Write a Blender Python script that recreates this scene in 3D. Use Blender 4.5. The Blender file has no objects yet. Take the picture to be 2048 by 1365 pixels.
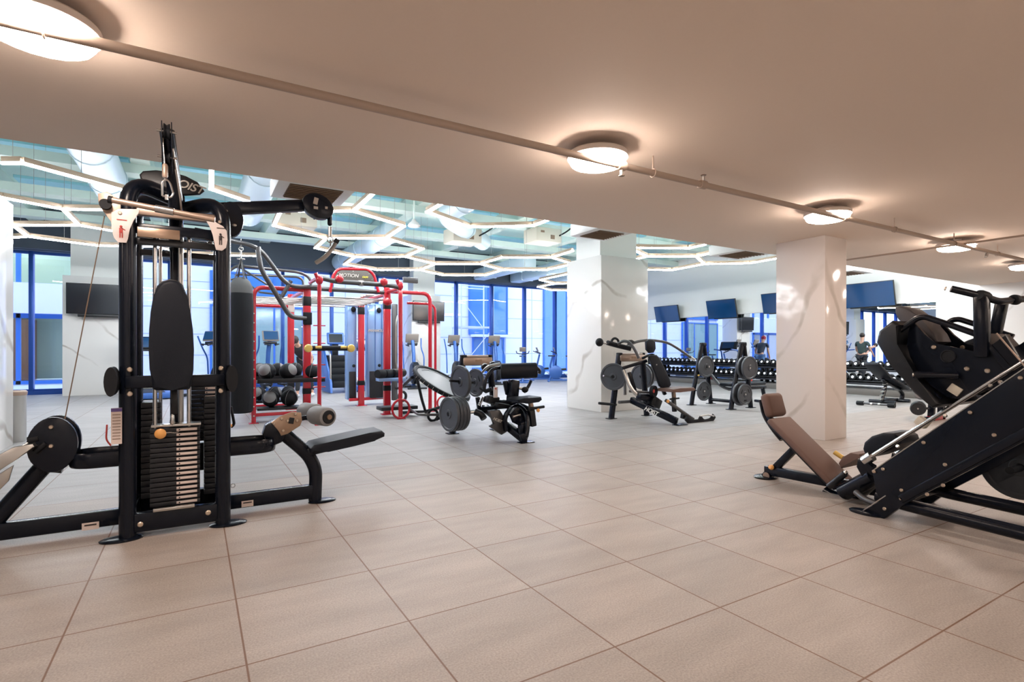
import bpy, bmesh, math, random
from mathutils import Vector, Matrix
random.seed(7)
V = Vector
PI = math.pi
scn = bpy.context.scene
COL = scn.collection

# ------------------------------------------------------------------ survey of the place
# room axes: X runs along the window wall, Y runs towards it. Camera stands at the origin, 1.15 m up.
FPX, YAW, HZ, EYE = 1066.0, 0.537, 700.0, 1.15
_s, _c = math.sin(YAW), math.cos(YAW)

def at(px, py, X=None, Y=None, Z=None, d=None):
    """point of the place seen at a pixel of the photograph, on a known plane"""
    r = (px - 1024) / FPX; u = (HZ - py) / FPX
    a = _s + _c * r; b = _c - _s * r
    if d is None:
        if X is not None: d = X / a
        elif Y is not None: d = Y / b
        else: d = (Z - EYE) / u
    return V((a * d, b * d, EYE + u * d))

# ------------------------------------------------------------------ materials
def nt(name):
    m = bpy.data.materials.new(name); m.use_nodes = True
    t = m.node_tree; b = t.nodes['Principled BSDF']
    return m, t, b

def N(t, kind, **kw):
    n = t.nodes.new(kind)
    for k, v in kw.items():
        if k.startswith('i_'):
            n.inputs[k[2:].replace('_', ' ')].default_value = v
        else: setattr(n, k, v)
    return n

def mat(name, col, rough=.5, metal=0., coat=0., bump=0., bscale=200., var=0., spec=.5, emis=None, estr=0.):
    m, t, b = nt(name)
    b.inputs['Base Color'].default_value = (*col, 1)
    b.inputs['Roughness'].default_value = rough
    b.inputs['Metallic'].default_value = metal
    b.inputs['Coat Weight'].default_value = coat
    b.inputs['Coat Roughness'].default_value = .12
    b.inputs['Specular IOR Level'].default_value = spec
    if emis:
        b.inputs['Emission Color'].default_value = (*emis, 1); b.inputs['Emission Strength'].default_value = estr
    if bump or var:
        tc = N(t, 'ShaderNodeTexCoord')
        no = N(t, 'ShaderNodeTexNoise'); no.inputs['Scale'].default_value = bscale; no.inputs['Detail'].default_value = 3
        t.links.new(tc.outputs['Object'], no.inputs['Vector'])
        if bump:
            bp = N(t, 'ShaderNodeBump'); bp.inputs['Strength'].default_value = bump; bp.inputs['Distance'].default_value = .004
            t.links.new(no.outputs['Fac'], bp.inputs['Height']); t.links.new(bp.outputs['Normal'], b.inputs['Normal'])
        if var:
            mx = N(t, 'ShaderNodeMix', data_type='RGBA'); mx.blend_type = 'MULTIPLY'
            mx.inputs[0].default_value = 1
            cr = N(t, 'ShaderNodeMapRange'); cr.inputs['To Min'].default_value = 1 - var; cr.inputs['To Max'].default_value = 1 + var
            t.links.new(no.outputs['Fac'], cr.inputs['Value'])
            mx.inputs[6].default_value = (*col, 1)
            t.links.new(cr.outputs['Result'], mx.inputs[7]); t.links.new(mx.outputs[2], b.inputs['Base Color'])
    return m

def marble(name, base=(.80, .79, .76), seed=0.):
    m, t, b = nt(name)
    tc = N(t, 'ShaderNodeTexCoord')
    mp = N(t, 'ShaderNodeMapping'); mp.inputs['Location'].default_value = (seed, seed * .7, seed * .3)
    t.links.new(tc.outputs['Object'], mp.inputs['Vector'])
    big = N(t, 'ShaderNodeTexNoise'); big.inputs['Scale'].default_value = .9; big.inputs['Detail'].default_value = 5; big.inputs['Roughness'].default_value = .55
    t.links.new(mp.outputs['Vector'], big.inputs['Vector'])
    wv = N(t, 'ShaderNodeTexWave'); wv.wave_type = 'BANDS'; wv.bands_direction = 'DIAGONAL'
    wv.inputs['Scale'].default_value = .42; wv.inputs['Distortion'].default_value = 5.5; wv.inputs['Detail'].default_value = 3.5; wv.inputs['Detail Scale'].default_value = 1.1
    t.links.new(mp.outputs['Vector'], wv.inputs['Vector'])
    r1 = N(t, 'ShaderNodeMapRange'); r1.inputs['From Min'].default_value = .0; r1.inputs['From Max'].default_value = .02; r1.inputs['To Min'].default_value = .8; r1.inputs['To Max'].default_value = 0.
    t.links.new(wv.outputs['Fac'], r1.inputs['Value'])
    r2 = N(t, 'ShaderNodeMapRange'); r2.inputs['From Min'].default_value = .42; r2.inputs['From Max'].default_value = .62
    t.links.new(big.outputs['Fac'], r2.inputs['Value'])
    mu = N(t, 'ShaderNodeMath', operation='MULTIPLY'); t.links.new(r1.outputs[0], mu.inputs[0]); t.links.new(r2.outputs[0], mu.inputs[1])
    mx = N(t, 'ShaderNodeMix', data_type='RGBA'); mx.inputs[6].default_value = (*base, 1); mx.inputs[7].default_value = (.40, .36, .31, 1)
    t.links.new(mu.outputs[0], mx.inputs[0])
    t.links.new(mx.outputs[2], b.inputs['Base Color'])
    b.inputs['Roughness'].default_value = .12; b.inputs['Specular IOR Level'].default_value = .55
    return m

TX, TY, TS, TT = .163, 2.165, .617, .597      # tile grid corner and tile sizes
def floor_mat():
    m, t, b = nt('rubber_tile')
    tc = N(t, 'ShaderNodeTexCoord'); sp = N(t, 'ShaderNodeSeparateXYZ'); t.links.new(tc.outputs['Object'], sp.inputs[0])
    cells = []; lines = []
    for ax, o, s in (('X', TX, TS), ('Y', TY, TT)):
        a = N(t, 'ShaderNodeMath', operation='SUBTRACT'); t.links.new(sp.outputs[ax], a.inputs[0]); a.inputs[1].default_value = o
        d = N(t, 'ShaderNodeMath', operation='DIVIDE'); t.links.new(a.outputs[0], d.inputs[0]); d.inputs[1].default_value = s
        f = N(t, 'ShaderNodeMath', operation='FLOOR'); t.links.new(d.outputs[0], f.inputs[0]); cells.append(f)
        r = N(t, 'ShaderNodeMath', operation='FRACT'); t.links.new(d.outputs[0], r.inputs[0])
        p = N(t, 'ShaderNodeMath', operation='PINGPONG'); t.links.new(r.outputs[0], p.inputs[0]); p.inputs[1].default_value = .5
        l = N(t, 'ShaderNodeMapRange'); l.inputs['From Min'].default_value = .0034; l.inputs['From Max'].default_value = .0082; l.inputs['To Min'].default_value = 1; l.inputs['To Max'].default_value = 0
        t.links.new(p.outputs[0], l.inputs['Value']); lines.append(l)
    cb = N(t, 'ShaderNodeCombineXYZ'); t.links.new(cells[0].outputs[0], cb.inputs[0]); t.links.new(cells[1].outputs[0], cb.inputs[1])
    wn = N(t, 'ShaderNodeTexWhiteNoise', noise_dimensions='2D'); t.links.new(cb.outputs[0], wn.inputs['Vector'])
    mxl = N(t, 'ShaderNodeMath', operation='MAXIMUM'); t.links.new(lines[0].outputs[0], mxl.inputs[0]); t.links.new(lines[1].outputs[0], mxl.inputs[1])
    # streaky scuffs and fine rubber grain
    mp = N(t, 'ShaderNodeMapping'); mp.inputs['Scale'].default_value = (1.2, 4.5, 1); mp.inputs['Rotation'].default_value = (0, 0, .5); t.links.new(tc.outputs['Object'], mp.inputs['Vector'])
    sc = N(t, 'ShaderNodeTexNoise'); sc.inputs['Scale'].default_value = 1.6; sc.inputs['Detail'].default_value = 6; t.links.new(mp.outputs[0], sc.inputs['Vector'])
    gr = N(t, 'ShaderNodeTexNoise'); gr.inputs['Scale'].default_value = 130; gr.inputs['Detail'].default_value = 2; t.links.new(tc.outputs['Object'], gr.inputs['Vector'])
    def rng(src, lo, hi, f0=0., f1=1.):
        r = N(t, 'ShaderNodeMapRange'); r.inputs['From Min'].default_value = f0; r.inputs['From Max'].default_value = f1
        r.inputs['To Min'].default_value = lo; r.inputs['To Max'].default_value = hi; t.links.new(src, r.inputs['Value']); return r.outputs[0]
    v = rng(wn.outputs['Value'], .94, 1.05); s_ = rng(sc.outputs['Fac'], .86, 1.1, .25, .75); g_ = rng(gr.outputs['Fac'], .82, 1.16, .3, .7)
    m1 = N(t, 'ShaderNodeMath', operation='MULTIPLY'); t.links.new(v, m1.inputs[0]); t.links.new(s_, m1.inputs[1])
    m2 = N(t, 'ShaderNodeMath', operation='MULTIPLY'); t.links.new(m1.outputs[0], m2.inputs[0]); t.links.new(g_, m2.inputs[1])
    # tiles of the middle aisle are a greyer lot
    aisle = N(t, 'ShaderNodeMath', operation='GREATER_THAN'); t.links.new(sp.outputs['Y'], aisle.inputs[0]); aisle.inputs[1].default_value = TY + TT * 5
    ca = N(t, 'ShaderNodeMix', data_type='RGBA'); ca.inputs[6].default_value = (.36, .315, .28, 1); ca.inputs[7].default_value = (.35, .335, .325, 1)
    t.links.new(aisle.outputs[0], ca.inputs[0])
    c1 = N(t, 'ShaderNodeMix', data_type='RGBA'); c1.blend_type = 'MULTIPLY'; c1.inputs[0].default_value = 1
    t.links.new(ca.outputs[2], c1.inputs[6]); t.links.new(m2.outputs[0], c1.inputs[7])
    c2 = N(t, 'ShaderNodeMix', data_type='RGBA'); t.links.new(mxl.outputs[0], c2.inputs[0]); t.links.new(c1.outputs[2], c2.inputs[6]); c2.inputs[7].default_value = (.16, .085, .05, 1)
    t.links.new(c2.outputs[2], b.inputs['Base Color'])
    b.inputs['Roughness'].default_value = .5; b.inputs['Specular IOR Level'].default_value = .4
    bp = N(t, 'ShaderNodeBump'); bp.inputs['Strength'].default_value = .12; bp.inputs['Distance'].default_value = .002
    t.links.new(gr.outputs['Fac'], bp.inputs['Height']); t.links.new(bp.outputs[0], b.inputs['Normal'])
    return m

def glass_mat(name='window_glass', tint=(.94, .97, 1.)):
    m, t, b = nt(name); t.nodes.remove(b)
    out = t.nodes['Material Output']
    tr = N(t, 'ShaderNodeBsdfTransparent'); tr.inputs[0].default_value = (*tint, 1)
    gl = N(t, 'ShaderNodeBsdfGlossy'); gl.inputs['Roughness'].default_value = .0; gl.inputs['Color'].default_value = (1, 1, 1, 1)
    fr = N(t, 'ShaderNodeFresnel'); fr.inputs['IOR'].default_value = 1.47
    ge = N(t, 'ShaderNodeNewGeometry'); iv = N(t, 'ShaderNodeMath', operation='SUBTRACT'); iv.inputs[0].default_value = 1; t.links.new(ge.outputs['Backfacing'], iv.inputs[1])
    ml = N(t, 'ShaderNodeMath', operation='MULTIPLY'); t.links.new(fr.outputs[0], ml.inputs[0]); t.links.new(iv.outputs[0], ml.inputs[1])
    mx = N(t, 'ShaderNodeMixShader'); t.links.new(ml.outputs[0], mx.inputs[0]); t.links.new(tr.outputs[0], mx.inputs[1]); t.links.new(gl.outputs[0], mx.inputs[2])
    t.links.new(mx.outputs[0], out.inputs['Surface'])
    return m

def emit(name, col, s):
    m, t, b = nt(name)
    b.inputs['Base Color'].default_value = (.8, .8, .8, 1)
    b.inputs['Emission Color'].default_value = (*col, 1); b.inputs['Emission Strength'].default_value = s
    return m

M = dict(
    black=mat('black_powder_coat', (.0045, .007, .014), .27, 0, .04, spec=.28),
    black2=mat('black_satin_metal', (.009, .011, .015), .42, .2, .05),
    vinyl=mat('dark_vinyl', (.010, .013, .020), .5, 0, .0, bump=.2, bscale=260, spec=.22),
    rubber=mat('black_rubber', (.009, .0105, .014), .6, bump=.15, bscale=300, spec=.25),
    plate=mat('weight_plate_iron', (.062, .068, .08), .4, .15, .05, bump=.12, bscale=140),
    stack=mat('stack_steel', (.014, .016, .021), .45, .1, bump=.1, bscale=90),
    grey=mat('grey_rubber', (.20, .205, .215), .5, bump=.2, bscale=120),
    chrome=mat('chrome', (.60, .60, .60), .22, 1.),
    brushed=mat('brushed_steel', (.55, .54, .52), .3, 1., bump=.05, bscale=60),
    tan=mat('champagne_metal', (.40, .30, .24), .38, .5, .1),
    bronze=mat('bronze_plate', (.33, .23, .165), .32, .7, .15),
    red=mat('red_enamel', (.50, .012, .028), .26, 0, .45),
    gunmetal=mat('gunmetal_tube', (.10, .10, .105), .34, .6, .1),
    shroud=mat('blue_shroud', (.25, .42, .75), .22, .25, .3),
    white=mat('white_paint', (.80, .80, .78), .55),
    cladding=mat('white_plaster', (.88, .89, .85), .6),
    soffit=mat('beige_soffit_paint', (.79, .665, .565), .75, bump=.04, bscale=60, var=.015),
    hiceil=mat('green_ceiling_paint', (.70, .90, .85), .8, var=.05, bscale=2.),
    beam=mat('pale_green_paint', (.76, .90, .82), .75, var=.05, bscale=3.),
    duct=mat('galvanised_duct', (.60, .74, .80), .4, .15),
    decklight=mat('metal_deck', (.42, .80, .90), .5, .1),
    bulkhead=mat('slate_bulkhead', (.055, .075, .105), .6),
    frameblue=mat('aluminium_frame_blue_halo', (.022, .085, .36), .35, .4),  # dark aluminium; the blue daylight halo is painted into its colour
    glass=glass_mat(),
    mirror=mat('mirror_silver', (.93, .95, .96), .0, 1.),
    pipe=mat('beige_pipe_paint', (.42, .33, .27), .5),
    vent=mat('brown_grille', (.22, .15, .10), .6),
    beigebox=mat('beige_casing', (.62, .58, .48), .5),
    led=emit('led_diffuser', (.96, .97, 1.), 74.),
    ledhouse=mat('led_housing', (.55, .42, .30), .5),
    disc=emit('disc_diffuser', (1., .83, .72), 84.),
    discbody=mat('lamp_body', (.62, .55, .50), .4),
    screen=mat('tv_screen', (.008, .012, .02), .12, 0, .2, spec=.7),
    tvbody=mat('tv_bezel', (.012, .013, .015), .4),
    decal=mat('white_decal', (.78, .70, .68), .4),
    label=mat('paper_label', (.72, .62, .58), .55),
    labelhead=mat('label_header', (.12, .08, .28), .5),
    amber=mat('amber_grip', (.85, .42, .12), .38, 0, .2),
    yellow=mat('yellow_knob', (.85, .58, .14), .4, 0, .2),
    signgrey=mat('sign_panel', (.105, .095, .085), .45),
    lettering=mat('silver_lettering', (.62, .60, .56), .4, .2),
    yellowlet=mat('yellow_lettering', (.75, .68, .10), .5),
    ink=mat('dark_ink', (.04, .03, .03), .6),
    redink=mat('red_ink', (.5, .06, .05), .6),
    brown=mat('grey_vinyl_warm_tint', (.14, .08, .064), .62, 0, .0, bump=.2, bscale=260),  # dark grey pads with the brown cast of warm lamps painted in
    greyvinyl=mat('grey_vinyl', (.075, .07, .078), .5, bump=.2, bscale=200),
    trampmesh=mat('trampoline_mesh', (.40, .36, .33), .5, .15, bump=.3, bscale=400),
    bluemetal=mat('blue_machine_shell', (.035, .12, .40), .35, .2, .15),
    consolegrey=mat('console_back', (.24, .21, .185), .5),
    canvas=mat('grey_canvas', (.075, .078, .08), .75, bump=.3, bscale=120, var=.12),
    skin=mat('skin', (.62, .36, .26), .5),
    hair=mat('dark_hair', (.025, .016, .012), .6),
    capred=mat('red_cap', (.35, .02, .06), .6),
    shirtblack=mat('black_shirt', (.022, .022, .026), .8),
    shirtgreen=mat('dark_olive_shirt', (.035, .06, .06), .8),
    shirtnavy=mat('navy_shirt', (.04, .05, .09), .8),
    trousers=mat('blue_trousers', (.10, .22, .50), .8),
    shorts=mat('black_shorts', (.02, .022, .03), .8),
    shoe=mat('white_shoe', (.6, .6, .62), .6),
    chromeball=mat('polished_dumbbell_end', (.82, .82, .84), .22, .85),
    rackgrey=mat('rack_base_panel', (.13, .12, .105), .5),
    facade=mat('white_facade_panel', (.80, .80, .91), .55, var=.04, bscale=.8),
    facadeline=mat('facade_joint', (.40, .46, .70), .6),
    outframe=mat('outdoor_window_frame', (.04, .17, .55), .4),
    outglass=mat('dark_outdoor_glass', (.08, .24, .50), .08, 0, .3, spec=.8),
    outglass2=mat('green_lobby_glass', (.27, .40, .37), .1, 0, .2, spec=.7),
    lobbywall=mat('lobby_wall', (.50, .60, .46), .7),
    lobbydoor=mat('brown_lobby_door', (.30, .15, .08), .5),
    lobbylamp=emit('lobby_lamp', (1, 1, 1), 45.),
    scaffold=mat('white_scaffold', (.82, .86, .92), .4),
    paving=mat('outdoor_paving', (.62, .66, .74), .7),
    bolt=mat('bolt_brass', (.62, .52, .42), .3, .9),
)
M['marble1'] = marble('calacatta_marble_a', seed=1.3)
M['marble2'] = marble('calacatta_marble_b', base=(.74, .69, .66), seed=4.1)
M['marble3'] = marble('calacatta_marble_c', seed=8.7)
M['floor'] = floor_mat()

# ------------------------------------------------------------------ mesh builder
def frame_of(n, up=(0, 0, 1)):
    n = V(n).normalized(); up = V(up)
    if abs(n.dot(up.normalized())) > .995: up = V((0, 1, 0)) if abs(n.y) < .9 else V((1, 0, 0))
    u = up.cross(n).normalized(); v = n.cross(u).normalized()
    return u, v, n                     # u horizontal, v 'up', n along

def fillet(pts, r, k=5):
    pts = [V(p) for p in pts]
    if r <= 0 or len(pts) < 3: return pts
    out = [pts[0]]
    for i in range(1, len(pts) - 1):
        a, b, c = pts[i - 1], pts[i], pts[i + 1]
        d1 = (a - b); d2 = (c - b)
        q = min(r, d1.length * .48, d2.length * .48)
        p0 = b + d1.normalized() * q; p1 = b + d2.normalized() * q
        for j in range(k + 1):
            s = j / k
            out.append(p0 * (1 - s) ** 2 + b * 2 * s * (1 - s) + p1 * s * s)
    out.append(pts[-1]); return out

class MB:
    def __init__(s): s.bm = bmesh.new()
    def _bev(s, faces, bev, seg):
        es = list({e for f in faces for e in f.edges})
        try: bmesh.ops.bevel(s.bm, geom=es, offset=bev, segments=seg, profile=.5, affect='EDGES', clamp_overlap=True)
        except Exception: pass
    def box(s, c, d, R=None, bev=0., seg=2):
        c = V(c); hx, hy, hz = d[0] / 2, d[1] / 2, d[2] / 2
        vs = []
        for x in (-1, 1):
            for y in (-1, 1):
                for z in (-1, 1):
                    p = V((x * hx, y * hy, z * hz)); p = (R @ p) if R else p
                    vs.append(s.bm.verts.new(c + p))
        q = [(0, 1, 3, 2), (4, 6, 7, 5), (0, 4, 5, 1), (2, 3, 7, 6), (0, 2, 6, 4), (1, 5, 7, 3)]
        fs = [s.bm.faces.new([vs[i] for i in f]) for f in q]
        if bev: s._bev(fs, min(bev, min(d) * .49), seg)
        return s
    def bb(s, x0, x1, y0, y1, z0, z1, bev=0.):
        return s.box(((x0 + x1) / 2, (y0 + y1) / 2, (z0 + z1) / 2), (abs(x1 - x0), abs(y1 - y0), abs(z1 - z0)), None, bev)
    def bar(s, p, q, w, h, up=(0, 0, 1), bev=.006):
        p = V(p); q = V(q); u, v, n = frame_of(q - p, up)
        R = Matrix((u, v, n)).transposed()
        return s.box((p + q) / 2, (w, h, (q - p).length), R, bev)
    def tube(s, pts, r, n=12, fil=0., up=(0, 0, 1), k=5):
        pts = fillet(pts, fil, k) if fil else [V(p) for p in pts]
        rx, ry = (r if isinstance(r, (tuple, list)) else (r, r))
        tang = []
        for i in range(len(pts)):
            a = pts[max(i - 1, 0)]; b = pts[min(i + 1, len(pts) - 1)]
            tang.append((b - a).normalized())
        u, v, _ = frame_of(tang[0], up)
        rings = []
        for i, p in enumerate(pts):
            if i:
                q = tang[i - 1].rotation_difference(tang[i]); u = q @ u; v = q @ v
            rings.append([s.bm.verts.new(p + u * math.cos(2 * PI * j / n) * rx + v * math.sin(2 * PI * j / n) * ry) for j in range(n)])
        for a, b in zip(rings, rings[1:]):
            for j in range(n):
                s.bm.faces.new((a[j], a[(j + 1) % n], b[(j + 1) % n], b[j]))
        s.bm.faces.new(list(reversed(rings[0]))); s.bm.faces.new(rings[-1])
        return s
    def cyl(s, p, q, r, n=20): return s.tube([p, q], r, n)
    def lathe(s, prof, c, ax=(0, 0, 1), n=28, sc=(1, 1)):
        """prof: (radius, height) pairs"""
        u, v, w = frame_of(ax); c = V(c); rings = []
        for r, h in prof:
            if r < 1e-5: rings.append([s.bm.verts.new(c + w * h)])
            else: rings.append([s.bm.verts.new(c + w * h + u * r * sc[0] * math.cos(2 * PI * j / n) + v * r * sc[1] * math.sin(2 * PI * j / n)) for j in range(n)])
        for a, b in zip(rings, rings[1:]):
            for j in range(n):
                k = (j + 1) % n
                if len(a) == 1 and len(b) == 1: break
                if len(a) == 1: s.bm.faces.new((a[0], b[k], b[j]))
                elif len(b) == 1: s.bm.faces.new((a[j], a[k], b[0]))
                else: s.bm.faces.new((a[j], a[k], b[k], b[j]))
        if len(rings[0]) > 2: s.bm.faces.new(list(reversed(rings[0])))
        if len(rings[-1]) > 2: s.bm.faces.new(rings[-1])
        return s
    def ball(s, c, r, sc=(1, 1, 1), n=16):
        c = V(c); rings = []; m = n // 2
        for i in range(m + 1):
            th = PI * i / m
            if i in (0, m): rings.append([s.bm.verts.new(c + V((0, 0, r * sc[2] * math.cos(th))))])
            else: rings.append([s.bm.verts.new(c + V((r * sc[0] * math.sin(th) * math.cos(2 * PI * j / n), r * sc[1] * math.sin(th) * math.sin(2 * PI * j / n), r * sc[2] * math.cos(th)))) for j in range(n)])
        for a, b in zip(rings, rings[1:]):
            for j in range(n):
                k = (j + 1) % n
                if len(a) == 1: s.bm.faces.new((a[0], b[j], b[k]))
                elif len(b) == 1: s.bm.faces.new((a[j], b[0], a[k]))
                else: s.bm.faces.new((a[j], b[j], b[k], a[k]))
        return s
    def torus(s, c, ax, R, r, n=32, m=10, a0=0., a1=2 * PI):
        u, v, w = frame_of(ax); c = V(c)
        full = abs(a1 - a0 - 2 * PI) < 1e-4
        k = n if full else n + 1
        rings = []
        for i in range(k):
            a = a0 + (a1 - a0) * i / n; e = u * math.cos(a) + v * math.sin(a)
            rings.append([s.bm.verts.new(c + e * (R + r * math.cos(2 * PI * j / m)) + w * r * math.sin(2 * PI * j / m)) for j in range(m)])
        for i in range(n if full else n):
            if not full and i == n: break
            a, b = rings[i], rings[(i + 1) % k]
            for j in range(m): s.bm.faces.new((a[j], b[j], b[(j + 1) % m], a[(j + 1) % m]))
        return s
    def prism(s, pts, t, bev=0., seg=2):
        """closed 3D outline (flat), thickness vector t; outline is the middle"""
        t = V(t); a = [s.bm.verts.new(V(p) - t / 2) for p in pts]; b = [s.bm.verts.new(V(p) + t / 2) for p in pts]
        n = len(pts)
        fs = [s.bm.faces.new(list(reversed(a))), s.bm.faces.new(b)]
        fs += [s.bm.faces.new((a[i], a[(i + 1) % n], b[(i + 1) % n], b[i])) for i in range(n)]
        if bev: 
            es = list(set(fs[0].edges) | set(fs[1].edges))
            try: bmesh.ops.bevel(s.bm, geom=es, offset=bev, segments=seg, profile=.5, affect='EDGES', clamp_overlap=True)
            except Exception: pass
        return s
    def build(s, name, m, parent=None, ang=35):
        bmesh.ops.recalc_face_normals(s.bm, faces=s.bm.faces)
        off = V((0, 0, 0)); p = parent
        while p is not None: off += p.location; p = p.parent
        for v in s.bm.verts: v.co -= off
        me = bpy.data.meshes.new(name); s.bm.to_mesh(me); s.bm.free()
        me.materials.append(M[m] if isinstance(m, str) else m)
        me.shade_smooth(); me.set_sharp_from_angle(angle=math.radians(ang))
        o = bpy.data.objects.new(name, me); COL.objects.link(o)
        if parent is not None: o.parent = parent
        return o

def tag(o, label=None, cat=None, group=None, kind=None):
    if label: o['label'] = label
    if cat: o['category'] = cat
    if group: o['group'] = group
    if kind: o['kind'] = kind
    return o
def empty(name, loc, label, cat, group=None, rz=0.):
    o = bpy.data.objects.new(name, None); COL.objects.link(o); o.location = V(loc); o.empty_display_size = .1
    o.rotation_euler = (0, 0, rz)
    return tag(o, label, cat, group)
def struct(mb, name, m): return tag(mb.build(name, m), kind='structure')
def kids(o): return [c for c in bpy.data.objects if c.parent == o]
def copy_tree(o, loc, rz=None, label=None, group=None):
    def rec(a, par):
        c = a.copy(); COL.objects.link(c); c.parent = par
        for ch in CH.get(a.name, []): rec(ch, c)
        return c
    CH = {}
    for x in bpy.data.objects:
        if x.parent is not None: CH.setdefault(x.parent.name, []).append(x)
    r = rec(o, None); r.location = V(loc)
    if rz is not None: r.rotation_euler = (0, 0, rz)
    if label: r['label'] = label
    if group: r['group'] = group
    return r
def rotz(a): return Matrix.Rotation(a, 3, 'Z')
def rotx(a): return Matrix.Rotation(a, 3, 'X')
def roty(a): return Matrix.Rotation(a, 3, 'Y')

def text(name, s, size, o, u, v, m, parent, depth=.002, shear=0., spacing=1.):
    """raised lettering: o centre, u reading direction, v up"""
    cu = bpy.data.curves.new('t', 'FONT'); cu.body = s; cu.size = size; cu.extrude = depth; cu.align_x = 'CENTER'; cu.align_y = 'CENTER'; cu.shear = shear; cu.space_character = spacing
    cu.offset = size * .012
    to = bpy.data.objects.new('t', cu); COL.objects.link(to)
    dg = bpy.context.evaluated_depsgraph_get(); me = bpy.data.meshes.new_from_object(to.evaluated_get(dg))
    bpy.data.objects.remove(to); bpy.data.curves.remove(cu)
    u = V(u).normalized(); v = V(v).normalized(); w = u.cross(v)
    off = V((0, 0, 0)); p = parent
    while p is not None: off += p.location; p = p.parent
    for vt in me.vertices: vt.co = V(o) + u * vt.co.x + v * vt.co.y + w * vt.co.z - off
    me.materials.clear(); me.materials.append(M[m]); me.name = name
    ob = bpy.data.objects.new(name, me); COL.objects.link(ob); ob.parent = parent
    return ob
ORD = ['first', 'second', 'third', 'fourth', 'fifth', 'sixth', 'seventh', 'eighth', 'ninth', 'tenth', 'eleventh', 'twelfth', 'thirteenth', 'fourteenth', 'fifteenth', 'sixteenth', 'seventeenth', 'eighteenth', 'nineteenth', 'twentieth']
# ================================================================== THE ROOM
SOF, HI = 2.6, 4.7            # low soffit, high ceiling
XL, XR, YB, YW = -12.0, 15.2, -3.0, 18.0
SE = 4.93                     # edge of the low soffit

struct(MB().bb(XL, 16.4, YB, YW, -.12, 0), 'floor', 'floor')
struct(MB().bb(XL, 16.4, YB, SE, SOF, SOF + .25), 'ceiling_soffit', 'soffit')
struct(MB().bb(XL, 16.4, SE - .12, SE, SOF + .25, HI), 'trim_1', 'cladding')
struct(MB().bb(XL, 16.4, SE - .12, YW + .2, HI, HI + .2), 'ceiling', 'hiceil')
struct(MB().bb(XL - .2, XL, YB, YW + .2, 0, HI), 'wall_left', 'cladding')
struct(MB().bb(XL, 16.4, YB - .2, YB, 0, SOF), 'wall_back', 'cladding')
# right wall: plaster above, mirrors and marble below
struct(MB().bb(XR, XR + .2, YB, YW + .2, 0, HI), 'wall_right', 'cladding')
MT = 2.30
def mirror_panel(y0, y1, lab):
    o = MB().bb(XR - .02, XR - .004, y0 + .004, y1 - .004, .02, MT).build('wall_mirror', 'mirror'); tag(o, lab, 'mirror', 'mirror panels of the right wall')
yy = 5.67; i = 0
edges = [5.67, 7.0, 9.0, 11.0, 13.0, 15.0, 17.0, 17.99]
for a, b in zip(edges, edges[1:]):
    mirror_panel(a, b, 'frameless wall mirror, %s panel counted from the marble wall section towards the windows' % ORD[i]); i += 1
struct(MB().bb(XR - .05, XR - .002, 3.25, 5.66, 0, 2.72), 'wall_marble', 'marble3')
tag(MB().bb(XR - .02, XR - .004, .2, 3.2, .02, MT).build('wall_mirror', 'mirror'), 'large wall mirror behind the leg press, beyond the marble wall section', 'mirror', 'mirror panels of the right wall')
struct(MB().bb(XR - .045, XR - .001, 5.67, 17.99, MT + .004, MT + .035, .003), 'trim_2', 'white')

# columns clad in marble with a plaster core above
def column(name, x0, x1, y0, y1, top, m, core=.11, ctop=HI):
    struct(MB().bb(x0, x1, y0, y1, 0, top, .004), name, m)
    if core is not None:
        struct(MB().bb(x0 + core, x1 - core, y0 + core * 1.4, y1 - core, top, ctop), name + '_core', 'cladding')
column('column_1', 6.42, 7.60, 7.58, 8.62, 2.9, 'marble1', .13)
column('column_2', 6.84, 7.34, 3.76, 4.42, SOF, 'marble2', None)
column('column_3', -3.1, -1.885, 7.58, 8.62, 2.9, 'marble3', .13)
column('column_4', -2.81, -1.35, 17.0, 17.85, 3.0, 'marble1', .13)
column('column_5', 6.22, 7.26, 17.0, 17.85, 3.0, 'marble3', .13)
column('column_6', -4.9, -3.9, 17.0, 17.85, 3.0, 'marble3', .13)

# window wall
WH = 3.66
struct(MB().bb(XL, 16.4, YW - .45, YW - .30, WH + .02, HI), 'wall_bulkhead', 'bulkhead')
struct(MB().bb(XL, 16.4, YW - .30, YW + .15, WH, WH + .1), 'trim_3', 'bulkhead')
struct(MB().bb(XL, 16.4, YW - .12, YW + .12, 0, .09), 'baseboard_front', 'frameblue')
pitch = 1.483; x0 = 8.29 - pitch * 14; nwin = 0
for k in range(20):
    xa = x0 + k * pitch
    if xa < XL - 1 or xa > 16: continue
    nwin += 1
    w = tag(bpy.data.objects.new('window_%d' % nwin, None), kind='structure'); COL.objects.link(w); w.location = (xa, YW, 0)
    m = MB().bb(xa - .045, xa + .045, YW - .13, YW + .05, .09, WH, .004)
    m.bb(xa + .045, xa + pitch - .045, YW - .04, YW + .04, .09, .14).bb(xa + .045, xa + pitch - .045, YW - .04, YW + .04, WH - .06, WH)
    tag(m.build('window_frame', 'frameblue', w), kind='structure')
    tag(MB().bb(xa + .045, xa + pitch - .045, YW - .01, YW + .002, .14, WH - .06).build('window_pane', 'glass', w), kind='structure')

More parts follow.
